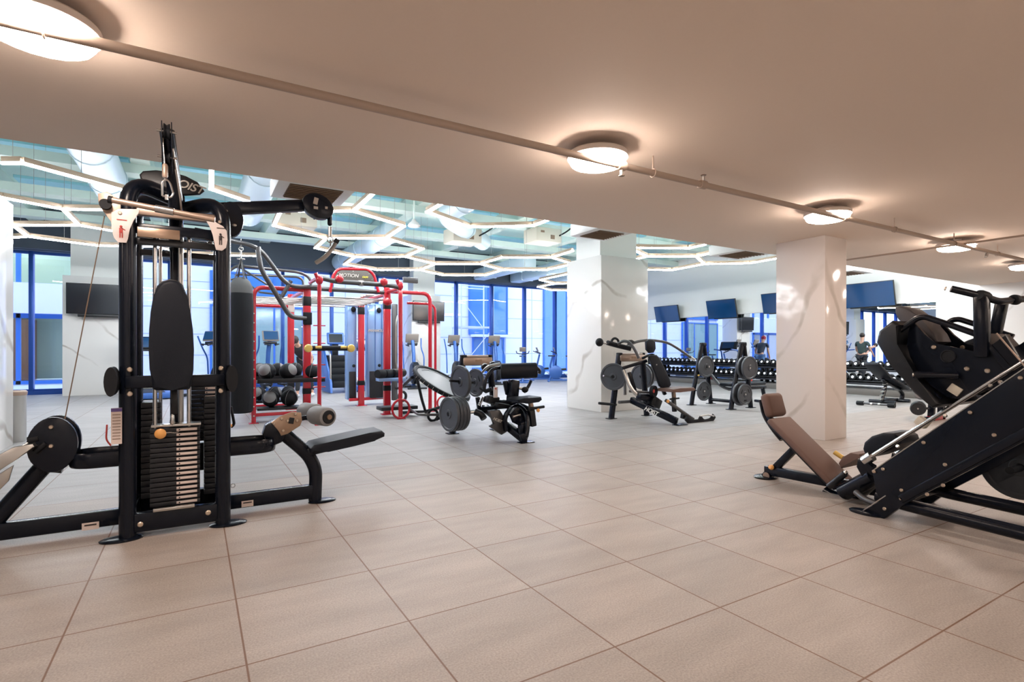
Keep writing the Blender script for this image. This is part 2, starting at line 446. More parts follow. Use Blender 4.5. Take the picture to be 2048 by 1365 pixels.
# ---- outside: courtyard, building across, scaffold
struct(MB().bb(-40, 36, YW + .16, 40, -.2, -.02), 'ground_courtyard', 'paving')
FY = 23.5
struct(MB().bb(-3.2, 34, FY, FY + 3, -.02, 9.0), 'exterior_facade', 'facade')
struct(MB().bb(-40, -7.6, FY, FY + 3, -.02, 9.0), 'exterior_facade', 'facade')
j = MB()
for x in [-1.9, .6, 3.1, 5.6, 8.1, 9.2, 13.6, 15.2, 17.9, 20.4, 23]: j.bb(x - .012, x + .012, FY - .012, FY - .001, 0, 9)
for z in (.95, 1.75, 2.75, 3.75, 4.9, 6.2): j.bb(-3.2, 30, FY - .010, FY - .001, z - .012, z + .012)
struct(j, 'exterior_joints', 'facadeline')
def out_window(x0, x1, z0, z1, n, lab, g='outglass', door=False):
    r = tag(bpy.data.objects.new('exterior_window', None), kind='structure'); COL.objects.link(r); r.location = ((x0 + x1) / 2, FY, z0)
    f = MB(); t = .07
    f.bb(x0, x1, FY - .09, FY - .01, z0, z0 + t).bb(x0, x1, FY - .09, FY - .01, z1 - t, z1)
    for i in range(n + 1):
        x = x0 + (x1 - x0) * i / n; x = min(max(x, x0 + t / 2), x1 - t / 2)
        f.bb(x - t / 2, x + t / 2, FY - .088, FY - .011, z0 + t, z1 - t)
    tag(f.build('window_frame', 'outframe', r), kind='structure')
    tag(MB().bb(x0 + t, x1 - t, FY - .05, FY - .03, z0 + t, z1 - t).build('window_pane', g, r), kind='structure')
out_window(11.5, 13.7, 1.9, 7.2, 2, '')
out_window(11.7, 13.5, .0, 1.75, 2, '')
out_window(15.9, 18.2, .0, 6.4, 3, '')
out_window(.5, 3.9, .0, 2.9, 3, '', 'outglass2')
out_window(.5, 3.9, 3.1, 4.2, 3, '')
out_window(19.5, 22.5, .5, 5.4, 3, '')
o = struct(MB().bb(11.6, 13.6, FY - .55, FY - .02, 1.78, 1.9), 'exterior_canopy', 'scaffold')
# lobby of the neighbouring wing, seen through the leftmost windows
LX0, LX1 = -7.6, -3.2
struct(MB().bb(LX0, LX1, FY - .4, FY + .1, 2.35, 3.35), 'exterior_spandrel', 'facade')
struct(MB().bb(LX0, LX1, FY + 4, FY + 4.1, 0, 6), 'exterior_lobby_wall', 'lobbywall')
struct(MB().bb(LX0, LX1, FY, FY + 4, 5.4, 5.6).bb(LX0, LX1, FY + .1, FY + 4, 2.5, 2.7), 'exterior_lobby_slab', 'lobbywall')
struct(MB().bb(-6.6, -5.3, FY + 3.2, FY + 3.9, 0, 2.3), 'exterior_lobby_door', 'lobbydoor')
struct(MB().bb(LX0, LX1, FY - .1, FY + .1, 5.0, 9), 'exterior_parapet', 'facade')
f = MB()
for x in [-7.5, -6.85, -5.0, -3.3]: f.bb(x - .06, x + .06, FY - .08, FY + .02, 0, 5.4)
f.bb(LX0, LX1, FY - .08, FY + .02, 0, .12).bb(LX0, LX1, FY - .08, FY + .02, 2.2, 2.35).bb(LX0, LX1, FY - .08, FY + .02, 4.9, 5.0)
struct(f, 'exterior_window_frames', 'outframe')
struct(MB().bb(LX0, LX1, FY - .02, FY - .01, .12, 2.2).bb(LX0, LX1, FY - .02, FY - .01, 3.35, 4.9), 'exterior_window_glass', 'glass')
for k, (x, z, y) in enumerate([(-4.6, 5.33, 1.2), (-5.6, 5.33, 1.6), (-6.6, 5.33, 2.2), (-4.4, 5.33, 2.6), (-5.0, 2.43, 1.2), (-6.2, 2.43, 1.6), (-5.4, 5.33, 3.2)]):
    struct(MB().lathe([(.16, 0), (.16, .05)], (x, FY + y, z)), 'exterior_lamp', 'lobbylamp')

# white scaffold tower standing in the courtyard
sx, sy = 9.75, 20.6
sc = empty('scaffold_tower', (sx, sy, 0), 'white tubular scaffold tower standing outside the windows', 'scaffold')
for a in (0, 1.55):
    for b in (0, .9):
        MB().cyl((sx + a, sy + b, -.02), (sx + a, sy + b, 5.2), .03, 10).build('upright', 'scaffold', sc)
for z in (.4, 2.1, 3.9):
    MB().cyl((sx, sy, z), (sx + 1.55, sy, z), .022, 8).build('rail', 'scaffold', sc)
    MB().cyl((sx, sy + .9, z), (sx + 1.55, sy + .9, z), .022, 8).build('rail', 'scaffold', sc)
    MB().cyl((sx, sy, z), (sx, sy + .9, z), .022, 8).build('rail', 'scaffold', sc)
MB().cyl((sx, sy, .4), (sx + 1.55, sy, 2.1), .018, 8).build('diagonal_brace', 'scaffold', sc)
MB().cyl((sx, sy + .9, 3.9), (sx + 1.55, sy + .9, 2.1), .018, 8).build('diagonal_brace', 'scaffold', sc)
MB().bb(sx - .05, sx + 1.6, sy + .02, sy + .88, 2.13, 2.17).build('deck_board', 'scaffold', sc)

# ---- high ceiling: deck bays, beams, ducts
b = MB()
for x in (-11.2, -8.6, -6, -3.4, -.8, 1.8, 4.4, 7.0, 9.6, 12.2, 14.8): b.bb(x - .14, x + .14, SE, YW - .46, HI - .34, HI - .001)
struct(b, 'ceiling_beams_long', 'beam')
b = MB()
for y in (6.6, 9.0, 11.4, 13.8, 16.2): b.bb(XL, XR, y - .17, y + .17, HI - .5, HI - .34)
struct(b, 'ceiling_beams_cross', 'beam')
b = MB()
for y in (5.8, 7.8, 10.2, 12.6, 15.0):
    for k, x in enumerate((-9.9, -7.3, -4.7, -2.1, .5, 3.1, 5.7, 8.3, 10.9, 13.5)):
        b.bb(x - 1.05, x + 1.05, y - .6, y + .6, HI - .06, HI - .002)
struct(b, 'ceiling_deck_bays', 'decklight')

def duct(pts, r, lab, sq=False):
    o = MB()
    if sq: o.bar(pts[0], pts[1], r * 2, r * 1.6, bev=.06)
    else:
        o.tube(pts, r, 20, fil=.6)
        p0, p1 = V(pts[0]), V(pts[-1])
    root = o.build('air_duct', 'duct'); tag(root, lab, 'duct', 'air ducts under the high ceiling')
    for p, q in zip(pts, pts[1:]):
        p, q = V(p), V(q); n = max(1, int((q - p).length / 1.6))
        for i in range(n):
            w = p + (q - p) * (i + .5) / n; c = MB()
            if sq: c.bar(w - (q - p).normalized() * .02, w + (q - p).normalized() * .02, r * 2 + .03, r * 1.6 + .03, bev=.06)
            else: c.lathe([(r + .015, -.02), (r + .015, .02)], w, q - p, 20)
            c.build('duct_collar', 'duct', root)
duct([(.95, 6.0, 3.98), (.95, 12.3, 3.98)], .27, 'pale round duct running towards the window wall above the red training rig')
duct([(-1.25, 5.4, 4.0), (-1.25, 16.6, 4.0)], .27, 'pale round duct above the leftmost glass bays')
duct([(4.0, 12.0, 3.95), (4.0, 17.5, 3.95)], .26, 'short pale duct ending at the dark bulkhead left of the television column')
duct([(9.0, 14.0, 3.9), (9.0, 17.5, 3.9)], .24, 'boxy pale duct meeting the bulkhead, first right of the television column', True)
duct([(10.55, 14.0, 3.9), (10.55, 17.5, 3.9)], .24, 'boxy pale duct meeting the bulkhead, second right of the television column', True)
duct([(12.1, 14.0, 3.9), (12.1, 17.5, 3.9)], .24, 'boxy pale duct meeting the bulkhead, third right of the television column', True)
duct([(4.5, 6.2, 4.02), (4.5, 10.4, 4.02), (6.6, 12.6, 4.02)], .22, 'round duct bending behind the marble column')

def cassette(x, y, z, w, lab):
    r = empty('air_conditioner', (x, y, z), lab, 'air conditioner', 'ceiling air conditioning units')
    MB().box((x, y, z + .09), (w, w, .2), None, .02).build('casing', 'white', r)
    g = MB()
    for k in range(9): g.box((x, y - w * .32 + k * w * .08, z - .016), (w * .68, w * .05, .012), rotx(.4))
    g.box((x, y, z - .008), (w * .7, w * .7, .006))
    g.build('grille', 'vent', r)
    for sgn in (-1, 1):
        MB().cyl((x + sgn * w * .4, y, z + .19), (x + sgn * w * .4, y, HI - .05), .008, 6).build('hanger_rod', 'brushed', r)
cassette(1.15, 6.35, 2.93, .8, 'white square ceiling unit with brown grille, left of the hexagon lights beside the soffit edge')
cassette(5.6, 6.6, 3.0, .72, 'white ceiling unit hanging right in front of the big marble column')
cassette(9.1, 6.6, 3.0, .85, 'white ceiling unit hanging between the two marble columns')
cassette(13.4, 6.9, 2.98, .85, 'white ceiling unit peeking below the soffit right of the far marble column')

def fcu(x, y, z, lab):
    r = empty('fan_coil_unit', (x, y, z), lab, 'fan coil', 'beige fan coil units')
    MB().box((x, y, z), (.75, .6, .34), None, .015).build('casing', 'beigebox', r)
    MB().box((x + .1, y - .305, z - .05), (.11, .02, .10)).build('control_box', 'vent', r)
    MB().box((x - .2, y - .305, z + .06), (.1, .02, .05)).build('name_plate', 'vent', r)
    MB().tube([(x + .3, y - .3, z), (x + .5, y - .35, z + .12), (x + .75, y - .3, z + .3)], .018, 8, fil=.1).build('hose', 'rubber', r)
fcu(*at(592, 441, Z=3.9), 'beige fan coil box with red control cover inside the left hexagon light')
fcu(*at(925, 474, Z=3.9), 'beige fan coil box with red control cover right of the pendant speaker')
fcu(*at(1085, 474, Z=4.0), 'small beige fan coil box close to the big marble column')

# pendant speaker
p = at(828, 452, Z=3.45)
r = empty('pendant_speaker', p, 'white dome hanging on a thin rod among the hexagon lights', 'speaker')
MB().cyl(p + V((0, 0, .08)), (p.x, p.y, HI - .02), .018, 8).build('rod', 'beam', r)
MB().lathe([(.03, .12), (.05, .08), (.09, .05), (.12, 0), (.1, -.02), (0, -.02)], p, n=20).build('dome', 'white', r)

# ---- hexagon light network
LZ = 3.3
def L(px, py): return at(px, py, Z=LZ)
def led(name, label, segs):
    pts = [L(*q) for s_ in segs for q in s_]
    c = sum(pts, V((0, 0, 0))) / len(pts)
    r = empty(name, c, label, 'ceiling light', 'hexagon line lights')
    for a, b_ in segs:
        A, B = L(*a), L(*b_); d = (B - A)
        if d.length < .05: continue
        n = d.normalized()
        h = MB().bar(A + n * .0 + V((0, 0, .035)), B + V((0, 0, .035)), .06, .06, bev=.003).build('light_bar', 'ledhouse', r)
        MB().bar(A - n * .025 - V((0, 0, .006)), B + n * .025 - V((0, 0, .006)), .048, .022, bev=0).build('diffuser', 'led', h)
        mid = (A + B) / 2
        MB().cyl(mid + V((0, 0, .05)), (mid.x, mid.y, HI - .02), .003, 5).build('wire', 'brushed', h)
led('line_light', 'angular white line lights at the far left, running behind the cable tower', [
    ((6, 325.6), (45, 325.6)), ((45, 325.6), (262, 384)), ((4.5, 394.8), (126, 418)), ((-60, 384), (4.5, 394.8)),
    ((126, 418), (235, 419.5)), ((126, 418), (157, 450)), ((157, 450), (25, 450)), ((25, 450), (-60, 436)), ((25, 450), (56, 473)),
    ((56, 473), (-60, 480)), ((56, 473), (195, 491)), ((195, 491), (309, 493)), ((157, 450), (303, 474.5)), ((303, 474.5), (309, 493)), ((303, 474.5), (345, 474)),
    ((309, 493), (383, 509)), ((383, 509), (516, 512))])
led('line_light', 'bent white line light just above the top beam of the cable tower', [((423, 335), (423, 378)), ((423, 378), (497, 403))])
led('hexagon_light', 'large cluster of hexagonal white line lights hanging above the red training rig', [
    ((561, 422), (707, 422)), ((707, 422), (808, 452)), ((808, 452), (772, 476.5)), ((772, 476.5), (653, 476.5)), ((653, 476.5), (548, 451)), ((548, 451), (561, 422)),
    ((707, 422), (745, 388)), ((653, 476.5), (631, 496)), ((631, 496), (709.5, 514)), ((709.5, 514), (811, 513.6)), ((811, 513.6), (846, 497.5)), ((846, 497.5), (772, 476.5)),
    ((709.5, 514), (689, 529)), ((689, 529), (754, 540)), ((754, 540), (840, 540)), ((840, 540), (871, 528)), ((871, 528), (811, 513.6)),
    ((871, 528), (961, 528)), ((961, 528), (1004, 515)), ((1004, 515), (1103, 515)), ((1103, 515), (1145, 502)), ((1103, 515), (1140, 526)),
    ((961, 528), (1005, 540)), ((1005, 540), (1094, 540)), ((1094, 540), (1150, 527)), ((840, 540), (888, 551)), ((888, 551), (970, 551)), ((970, 551), (1005, 540))])
led('hexagon_light', 'zigzag of white line lights left of the big marble column near the windows', [
    ((1160, 543), (1080, 560)), ((1080, 560), (1109.5, 567.5)), ((1109.5, 567.5), (1160, 567)), ((1109.5, 567.5), (1076, 574)), ((1076, 574), (1104, 581)), ((1104, 581), (1160, 581))])
led('line_light', 'open white line light with bent ends in front of the hexagon cluster', [((881.5, 408), (854.6, 424)), ((854.6, 424), (939, 454)), ((939, 454), (1067, 451)), ((1067, 451), (1094, 440.6))])
led('hexagon_light', 'white hexagon line lights hanging between the two marble columns', [
    ((1240, 495), (1377, 496.6)), ((1377, 496.6), (1409, 489.4)), ((1260, 497), (1295, 513)), ((1260, 521), (1295, 513)), ((1295, 513), (1392.5, 513)),
    ((1392.5, 513), (1451, 499)), ((1392.5, 513), (1409, 528)), ((1280, 539), (1344, 540.4)), ((1344, 540.4), (1409, 528)), ((1409, 528), (1500, 526.5)), ((1500, 526.5), (1570, 514))])

def hexa(cx, cy, e, a0):
    return [V((cx + e * math.cos(a0 + k * PI / 3), cy + e * math.sin(a0 + k * PI / 3), LZ)) for k in range(6)]
def led_fill(name, label, segs3):
    c = sum([q for s_ in segs3 for q in s_], V((0, 0, 0))) / (2 * len(segs3))
    r = empty(name, c, label, 'ceiling light', 'hexagon line lights')
    for A, B in segs3:
        n = (B - A).normalized()
        h = MB().bar(A + V((0, 0, .035)), B + V((0, 0, .035)), .06, .06, bev=.003).build('light_bar', 'ledhouse', r)
        MB().bar(A - n * .025 - V((0, 0, .006)), B + n * .025 - V((0, 0, .006)), .058, .022, bev=0).build('diffuser', 'led', h)
        mid = (A + B) / 2
        MB().cyl(mid + V((0, 0, .05)), (mid.x, mid.y, HI - .02), .003, 5).build('wire', 'brushed', h)
E_ = 1.13; hx_ = []  # hexagons added out of view behind the soffit to brighten the right wall
for cx, cy in ((11.2, 6.05), (13.2, 6.05)):
    v_ = hexa(cx, cy, E_ * .75, PI / 6); hx_ += [(v_[k], v_[(k + 1) % 6]) for k in range(6)]
led_fill('hexagon_light', 'added hexagon line lights hidden above the soffit edge, brightening the wall over the mirrors', hx_)
# ---- soffit lamps and sprinkler pipe
LAMPX = [-3.35, -.59, 2.46, 5.5, 8.38, 11.5]
def disc_lamp(x, y, lab):
    r = empty('ceiling_lamp', (x, y, SOF), lab, 'ceiling lamp', 'round lamps under the soffit')
    MB().lathe([(.06, 0), (.06, -.06)], (x, y, SOF), n=20).build('mount', 'discbody', r)
    MB().lathe([(0, -.045), (.205, -.045), (.215, -.055), (.215, -.085), (.2, -.09)], (x, y, SOF), n=40).build('body', 'discbody', r)
    MB().lathe([(.2, -.088), (.198, -.11), (.185, -.128), (.15, -.14), (0, -.148)], (x, y, SOF), n=20).build('diffuser', 'disc', r)
names = {0: 'round soffit lamp beyond the left edge above the low pulley seat', 1: 'big round lamp glowing at the upper left corner behind the pipe', 2: 'round lamp half covered by the pipe, above the barbell curl machine',
         3: 'round lamp on the pipe just left of the far marble column', 4: 'small round lamp over the crossing pipes right of the far column', 5: 'small round lamp at the right edge of the soffit'}
PIX = {1: (78, 62), 2: (1195, 322), 3: (1655, 434), 4: (1912, 495), 5: (2052, 534)}
for k in range(6):
    if k in PIX: q = at(*PIX[k], Z=SOF - .1)
    else: q = V((-3.4, 2.9, 0))
    disc_lamp(q.x, q.y, names[k])
# unseen lamp row added behind the camera to raise the ambient light
for k, x in enumerate((-3.4, -.4, 2.6, 5.6, 8.6, 11.6)):
    disc_lamp(x, -.9, 'added round soffit lamp of the unseen fill row behind the camera, %s from the left' % ORD[k])

PZ = SOF - .13
pr_ = empty('sprinkler_pipe', (3.3, 2.88, PZ), 'long beige sprinkler pipe hung under the soffit across the whole hall', 'pipe')
MB().cyl((XL + .05, 2.88, PZ), (XR - .06, 2.88, PZ), .024, 14).build('pipe', 'pipe', pr_)
c = MB()
for px, py in ((1243, 324), (1405, 362), (1690, 430)):
    q = at(px, py, Y=2.88); c.lathe([(.03, -.035), (.034, -.03), (.034, .03), (.03, .035)], (q.x, 2.88, PZ), (1, 0, 0), 14)
c.build('coupling', 'pipe', pr_)
for px, py in ((88, 40), (1306, 330), (1789, 447), (1908, 478), (1995, 500)):
    q = at(px, py, Y=2.88)
    h = MB().cyl((q.x, 2.88, PZ + .03), (q.x, 2.88, SOF - .002), .006, 8).build('hanger', 'pipe', pr_)
    MB().torus((q.x, 2.88, PZ), (1, 0, 0), .03, .005, 16, 6).build('hanger_ring', 'pipe', h)
for px, py in ((1407, 352), (1243, 324)):
    q = at(px, py, Y=2.88); z = 1 if px > 1300 else -1
    h = MB().cyl((q.x, 2.88, PZ), (q.x, 2.88, PZ + z * .07), .012, 10).build('sprinkler_head', 'brushed', pr_)
    MB().lathe([(.022, 0), (.022, .004)], (q.x, 2.88, PZ + z * .075), n=14).build('deflector', 'bronze', h)
MB().cyl((8.35, YB + .05, PZ + .02), (8.35, SE - .05, PZ + .02), .013, 10).build('branch_pipe', 'pipe', pr_)
q = at(1975, 508, Y=2.88)
h = MB().cyl((q.x, 2.88, PZ), (q.x - .05, 2.88, PZ - .08), .02, 10).build('sprinkler_head', 'chrome', pr_)

# ---- televisions
def tv(c, w, h, nrm, tilt, lab, m='screen', shelf=False):
    """screen centred on c facing nrm (horizontal), leaning down by tilt"""
    c = V(c); n = V(nrm).normalized(); r = V((-n.y, n.x, 0)); up = V((0, 0, 1))
    f = (n * math.cos(tilt) - up * math.sin(tilt)); v = (up * math.cos(tilt) + n * math.sin(tilt))
    R = Matrix((r, v, f)).transposed()
    o = empty('television', c, lab, 'television')
    MB().box(c - f * .025, (w, h, .05), R, .006).build('casing', 'tvbody', o)
    MB().box(c + f * .002, (w - .03, h - .03, .004), R).build('screen', m, o)
    MB().bar(c - f * .04, c - n * .19, .12, .12).build('wall_bracket', 'black2', o)
    if shelf: MB().box(c - v * (h / 2 + .04) + f * .01, (w * .7, .07, .07), R, .008).build('soundbar', 'tvbody', o)
tv((-1.95, 16.8, 2.42), 1.52, .76, (0, -1, 0), .03, 'black television with soundbar on the left marble column behind the cable', shelf=True)
tv((6.76, 16.8, 2.45), 1.12, .66, (0, -1, 0), .03, 'black television with soundbar on the marble column behind the red rig', shelf=True)
M['screenblue'] = mat('tv_screen_blue_reflection', (.006, .05, .15), .1, 0, .2, spec=.7)  # blue reflection painted into the dark screen colour
for (a, b_, lab) in (((1310, 612), (1357, 643), 'small blue-black television on the far end of the mirror wall, leftmost there'), ((1414, 600), (1472, 636), 'tilted blue-black television above the mirrors between the columns'),
                     ((1524, 586), (1575, 626), 'blue-black television partly hidden by the far marble column'), ((1686, 567), (1789, 612), 'large blue-reflecting television right of the far marble column')):
    A = at(*a, X=XR - .25); B = at(*b_, X=XR - .25)
    tv(((A + B) / 2 + V((0, 0, -.02))), abs(A.y - B.y), abs(A.z - B.z) * .93, (-1, 0, 0), .22, lab, 'screenblue')

# ---- camera, world, view
cam = bpy.data.cameras.new('camera'); co = bpy.data.objects.new('camera', cam); COL.objects.link(co)
co.location = (0, 0, EYE); co.rotation_euler = (PI / 2, 0, -YAW)
cam.sensor_width = 36; cam.lens = FPX / 2048 * 36; cam.shift_y = (HZ - 682.5) / 2048
cam.clip_start = .05; cam.clip_end = 200
scn.camera = co
w = bpy.data.worlds.new('sky'); scn.world = w; w.use_nodes = True
wt = w.node_tree; bg = wt.nodes['Background']
bg.inputs[0].default_value = (.55, .67, 1., 1); bg.inputs[1].default_value = 3.9
scn.view_settings.view_transform = 'Standard'; scn.view_settings.look = 'None'; scn.view_settings.gamma = 1
scn.view_settings.exposure = .0
scn.cycles.use_denoising = True
scn.cycles.max_bounces = 6; scn.cycles.diffuse_bounces = 4; scn.cycles.glossy_bounces = 4; scn.cycles.transparent_max_bounces = 8
scn.cycles.use_adaptive_sampling = True; scn.cycles.adaptive_threshold = .045; scn.cycles.adaptive_min_samples = 12; scn.cycles.transmission_bounces = 4
scn.cycles.caustics_reflective = False; scn.cycles.caustics_refractive = False
scn.cycles.sample_clamp_indirect = 6
# ================================================================== MULTI STATION CABLE TOWER
def bolt(mb, p, n, r=.011, h=.008):
    n = V(n).normalized(); mb.lathe([(r, 0), (r, h * .5), (r * .7, h), (0, h)], V(p), n, 12)

def cable_tower():
    C = V((-.1, 4.22, 0))
    t = empty('cable_tower', C, 'tall black four station cable tower with weight stacks and a tan pulldown bar', 'gym machine')
    XA, XB, YA, YB_ = -.35, .16, 3.98, 4.46
    # four corner posts, each flowing over into the crown
    crown = V((-.09, 4.22, 2.13))
    for (x, y, lab) in ((XA, YA, 0), (XB, YA, 1), (XA, YB_, 2), (XB, YB_, 3)):
        sgn = 1 if x > C.x else -1
        zt = 2.19 if sgn < 0 else 2.12
        pts = [(x, y, .012), (x, y, 1.0), (x, y, zt), (crown.x, crown.y, zt - .04)]
        MB().tube(pts, (.045, .052), 20, fil=.20, up=(0, 1, 0), k=9).build('post', 'black', t)
        f = MB().lathe([(.11, 0), (.112, .008), (.1, .014), (.05, .018)], (x + sgn * .03, y - .005, 0), n=28, sc=(1., .62)).build('foot_plate', 'black', t)
    # base frame
    MB().bb(XA, XB, YA - .03, YA + .03, .035, .15, .008).build('base_beam', 'black', t)
    MB().bb(XA, XB, YB_ - .03, YB_ + .03, .035, .15, .008).build('base_beam', 'black', t)
    MB().bb(XA - .03, XA + .03, YA, YB_, .035, .15, .008).build('base_beam', 'black', t)
    MB().bb(XB - .03, XB + .03, YA, YB_, .035, .15, .008).build('base_beam', 'black', t)
    b = MB()
    for x, z in ((-.285, .085), (.075, .10)): bolt(b, (x, YA - .031, z), (0, -1, 0), .016)
    b.build('bolts', 'bolt', t)
    MB().bb(-.22, .0, YA - .045, YA - .02, .15, .17, .004).build('shim_plate', 'brushed', t)
    # top frame between posts, and the tan pulley plates
    for y in (YA + .02, YB_ - .02):
        MB().bb(XA, XB, y - .02, y + .02, 1.87, 1.93, .006).build('top_beam', 'black', t)
        MB().bb(XA + .02, XB - .02, y - .015, y + .015, 1.80, 1.84, .004).build('top_beam', 'black2', t)
    MB().bb(XA + .05, XA + .27, YA - .03, YA - .02, 1.84, 1.90, .002).build('gusset', 'bronze', t)
    MB().bb(XA + .03, XB - .03, YA - .005, YA + .05, 1.98, 2.03, .006).build('cross_plate', 'tan', t)
    # big swept plate at the left top with its pulley
    Y0 = YA - .03
    o = [at(*q, Y=Y0) for q in ((196, 388), (214, 384), (240, 400), (262, 424), (262, 452), (232, 470), (222, 442), (204, 420), (197, 405))]
    MB().prism(o, (0, .012, 0), .002).build('pulley_plate', 'tan', t)
    p = at(211, 409, Y=Y0 - .03)
    MB().lathe([(0, -.014), (.03, -.014), (.03, -.01), (.024, 0), (.03, .01), (.03, .014), (0, .014)], p, (0, 1, 0), 24).build('pulley', 'rubber', t)
    # white instruction shields on the front posts
    for side, cs in ((0, ((223, 426), (236, 418), (279, 419), (277, 428), (266, 442), (259, 458), (256, 478), (253, 486), (236, 485), (228, 476), (223, 458), (223, 438))),
                     (1, ((411, 440), (430, 444), (446, 453), (453, 462), (455, 480), (452, 496), (444, 502), (432, 500), (429, 488), (426, 470), (420, 455)))):
        yy = YA - .058
        pl = MB().prism([at(*q, Y=yy) for q in cs], (0, .008, 0), .0015).build('instruction_shield', 'decal', t)
        cx, cy = ((242, 465), (441, 480))[side]
        q = at(cx, cy, Y=yy - .006)
        g = MB().ball(q + V((0, 0, .035)), .007, n=10).box(q + V((0, 0, .012)), (.018, .002, .03), None, .004).box(q + V((-.005, 0, -.017)), (.006, .002, .03)).box(q + V((.006, 0, -.017)), (.006, .002, .03)).box(q + V((.012, 0, .02)), (.02, .002, .005), roty(.5))
        g.build('figure_icon', 'redink' if side == 0 else 'ink', pl)
        MB().box(q + V((.004, 0, .075)), (.05, .002, .005)).build('icon_bar', 'redink' if side == 0 else 'ink', pl)
        bb_ = MB(); bolt(bb_, q + V((-.005, 0, .115)), (0, -1, 0), .01); bb_.build('bolt', 'bolt', pl)
    # nameplate lobes behind the mast with the lettering
    yn = 4.2
    lobe = [at(*q, Y=yn) for q in ((279, 350), (286, 343), (312, 341), (345, 345), (372, 353), (395, 365), (409, 383), (400, 390), (370, 392), (330, 388), (298, 372), (282, 362))]
    nm = MB().prism(lobe, (0, .03, 0), .01, 3).build('name_shield', 'black2', t)
    a_, b_ = at(352, 366, Y=yn - .02), at(404, 384, Y=yn - .02)
    u = (b_ - a_).normalized()
    text('lettering', 'HOIST', .075, at(372, 371, Y=yn - .018), u, (-u.z, 0, u.x), 'lettering', nm, .002, .25, .95)
    # mast leaning towards the front with twin pulleys on top
    m0, m1 = at(352, 500, Y=4.22), at(334, 262, Y=3.74)
    mid = m0.lerp(m1, .45) + V((.02, 0, 0))
    MB().tube([m0, mid, m1], (.04, .05), 14, fil=.3, up=(0, 1, 0)).build('mast', 'black', t)
    MB().tube([m0 + V((.035, 0, 0)), mid + V((.032, -.01, -.04)), m1 + V((.026, .02, -.09))], .009, 8, fil=.3).build('mast_edge', 'chrome', t)
    for dz, r in ((0., .045), (-.125, .04)):
        c = m1 + V((0, -.03 if dz == 0 else .05, dz - .015))
        pu = MB().lathe([(0, -.016), (r, -.016), (r, -.012), (r * .8, 0), (r, .012), (r, .016), (0, .016)], c, (1, 0, 0), 24).build('pulley', 'rubber', t)
        MB().cyl(c - V((.05, 0, 0)), c + V((.05, 0, 0)), .007, 8).build('axle', 'chrome', pu)
    for sx_ in (-.024, .024):
        MB().prism([m1 + V((sx_, a, c)) for a, c in ((-.06, .035), (.03, .03), (.1, -.2), (.04, -.24), (-.06, -.06))], (.005, 0, 0)).build('pulley_cheek', 'black', t)
    # cable, turnbuckle and snap hook down to the pulldown bar
    p1 = at(325, 268, Y=3.70); p2 = at(330, 335, Y=3.70); p3 = at(333, 400, Y=3.70)
    MB().cyl(p1, p2, .003, 8).build('cable', 'chrome', t)
    MB().lathe([(.012, 0), (.015, .01), (.015, .07), (.01, .08)], p2 - V((0, 0, .06)), n=14).build('cable_clamp', 'tan', t)
    MB().cyl(p2 - V((.004, 0, .055)), p3 + V((0, 0, .11)), .006, 8).build('swivel', 'chrome', t)
    c = p3 + V((0, 0, .07))
    MB().tube([c + V((-.02, 0, -.05)), c + V((-.022, 0, .03)), c + V((0, 0, .052)), c + V((.018, 0, .03)), c + V((.034, 0, -.03)), c + V((.02, 0, -.055)), c + V((-.02, 0, -.05))], .0055, 8, fil=.012).build('snap_hook', 'chrome', t)
    # the tan pulldown bar, held by the hook
    hb = empty('pulldown_bar', p3 - V((0, 0, .02)), 'tan metal pulldown bar clipped to the hook at the top front of the cable tower', 'exercise bar')
    A, B = at(222, 400, Y=3.70), at(430, 440, Y=3.63)
    MB().cyl(A, B, .0165, 16).build('grip_bar', 'tan', hb)
    MB().cyl(A - (B - A).normalized() * .012, A + (B - A).normalized() * .006, .021, 16).build('end_cap', 'rubber', hb)
    e = (B - A).normalized()
    MB().cyl((A + B) / 2 - e * .045, (A + B) / 2 + e * .045, .022, 16).cyl(p3 - V((0, 0, .0)), p3 + V((0, 0, .03)), .009, 10).build('swivel_collar', 'chrome', hb)
    # ---- horizontal boom to the right with shrouds
    b0, b1 = V((.14, 4.24, 2.13)), at(625, 411, Y=4.22)
    MB().bar(b0, b1, .07, .085, bev=.015).build('boom', 'black', t)
    for (cx, cy, rx, rz, yy) in ((635, 414, 28, 24, 4.17),):
        c = at(cx, cy, Y=yy); s = 1 / 1066 * 4.0
        pts = [c + V((math.cos(a) * rx * s * (1.05), 0, math.sin(a) * rz * s + .2 * math.cos(a) * -rz * s)) for a in [k * 2 * PI / 26 for k in range(26)]]
        sh = MB().prism(pts, (0, .08, 0), .006).build('boom_shroud', 'black', t)
        MB().box(c + V((-.02, -.045, .03)), (.03, .004, .05), roty(.2)).box(c + V((-.02, -.045, -.02)), (.03, .004, .02)).box(c + V((.055, -.045, -.01)), (.018, .004, .018)).build('shroud_badge', 'brushed', sh)
    c = at(462, 440, Y=4.15)
    s = MB().lathe([(0, -.025), (.12, -.025), (.125, 0), (.12, .025), (0, .025)], c, (0, 1, 0), 30, sc=(.62, 1.)).build('side_pulley_cover', 'black', t)
    MB().ball(c + V((.02, -.03, -.04)), .014, (1, .3, .7), 10).ball(c + V((-.03, -.03, .05)), .01, (1, .3, 1), 10).build('cover_rivet', 'brushed', s)
    # right top grille bars seen between posts
    for z in (1.98, 1.93, 1.88): MB().cyl((.0, 4.1, z - .03), (.16, 4.1, z - .05), .01, 8).build('spacer_bar', 'black2', t)
    # handle hanging from the boom
    h0 = at(659, 424, Y=4.2); h1 = at(660, 462, Y=4.2); h2 = at(661, 492, Y=4.2)
    MB().box((h0 + h1) / 2 + V((0, 0, .015)), (.035, .035, .1), None, .016, 3).build('boom_pulley_block', 'black', t)
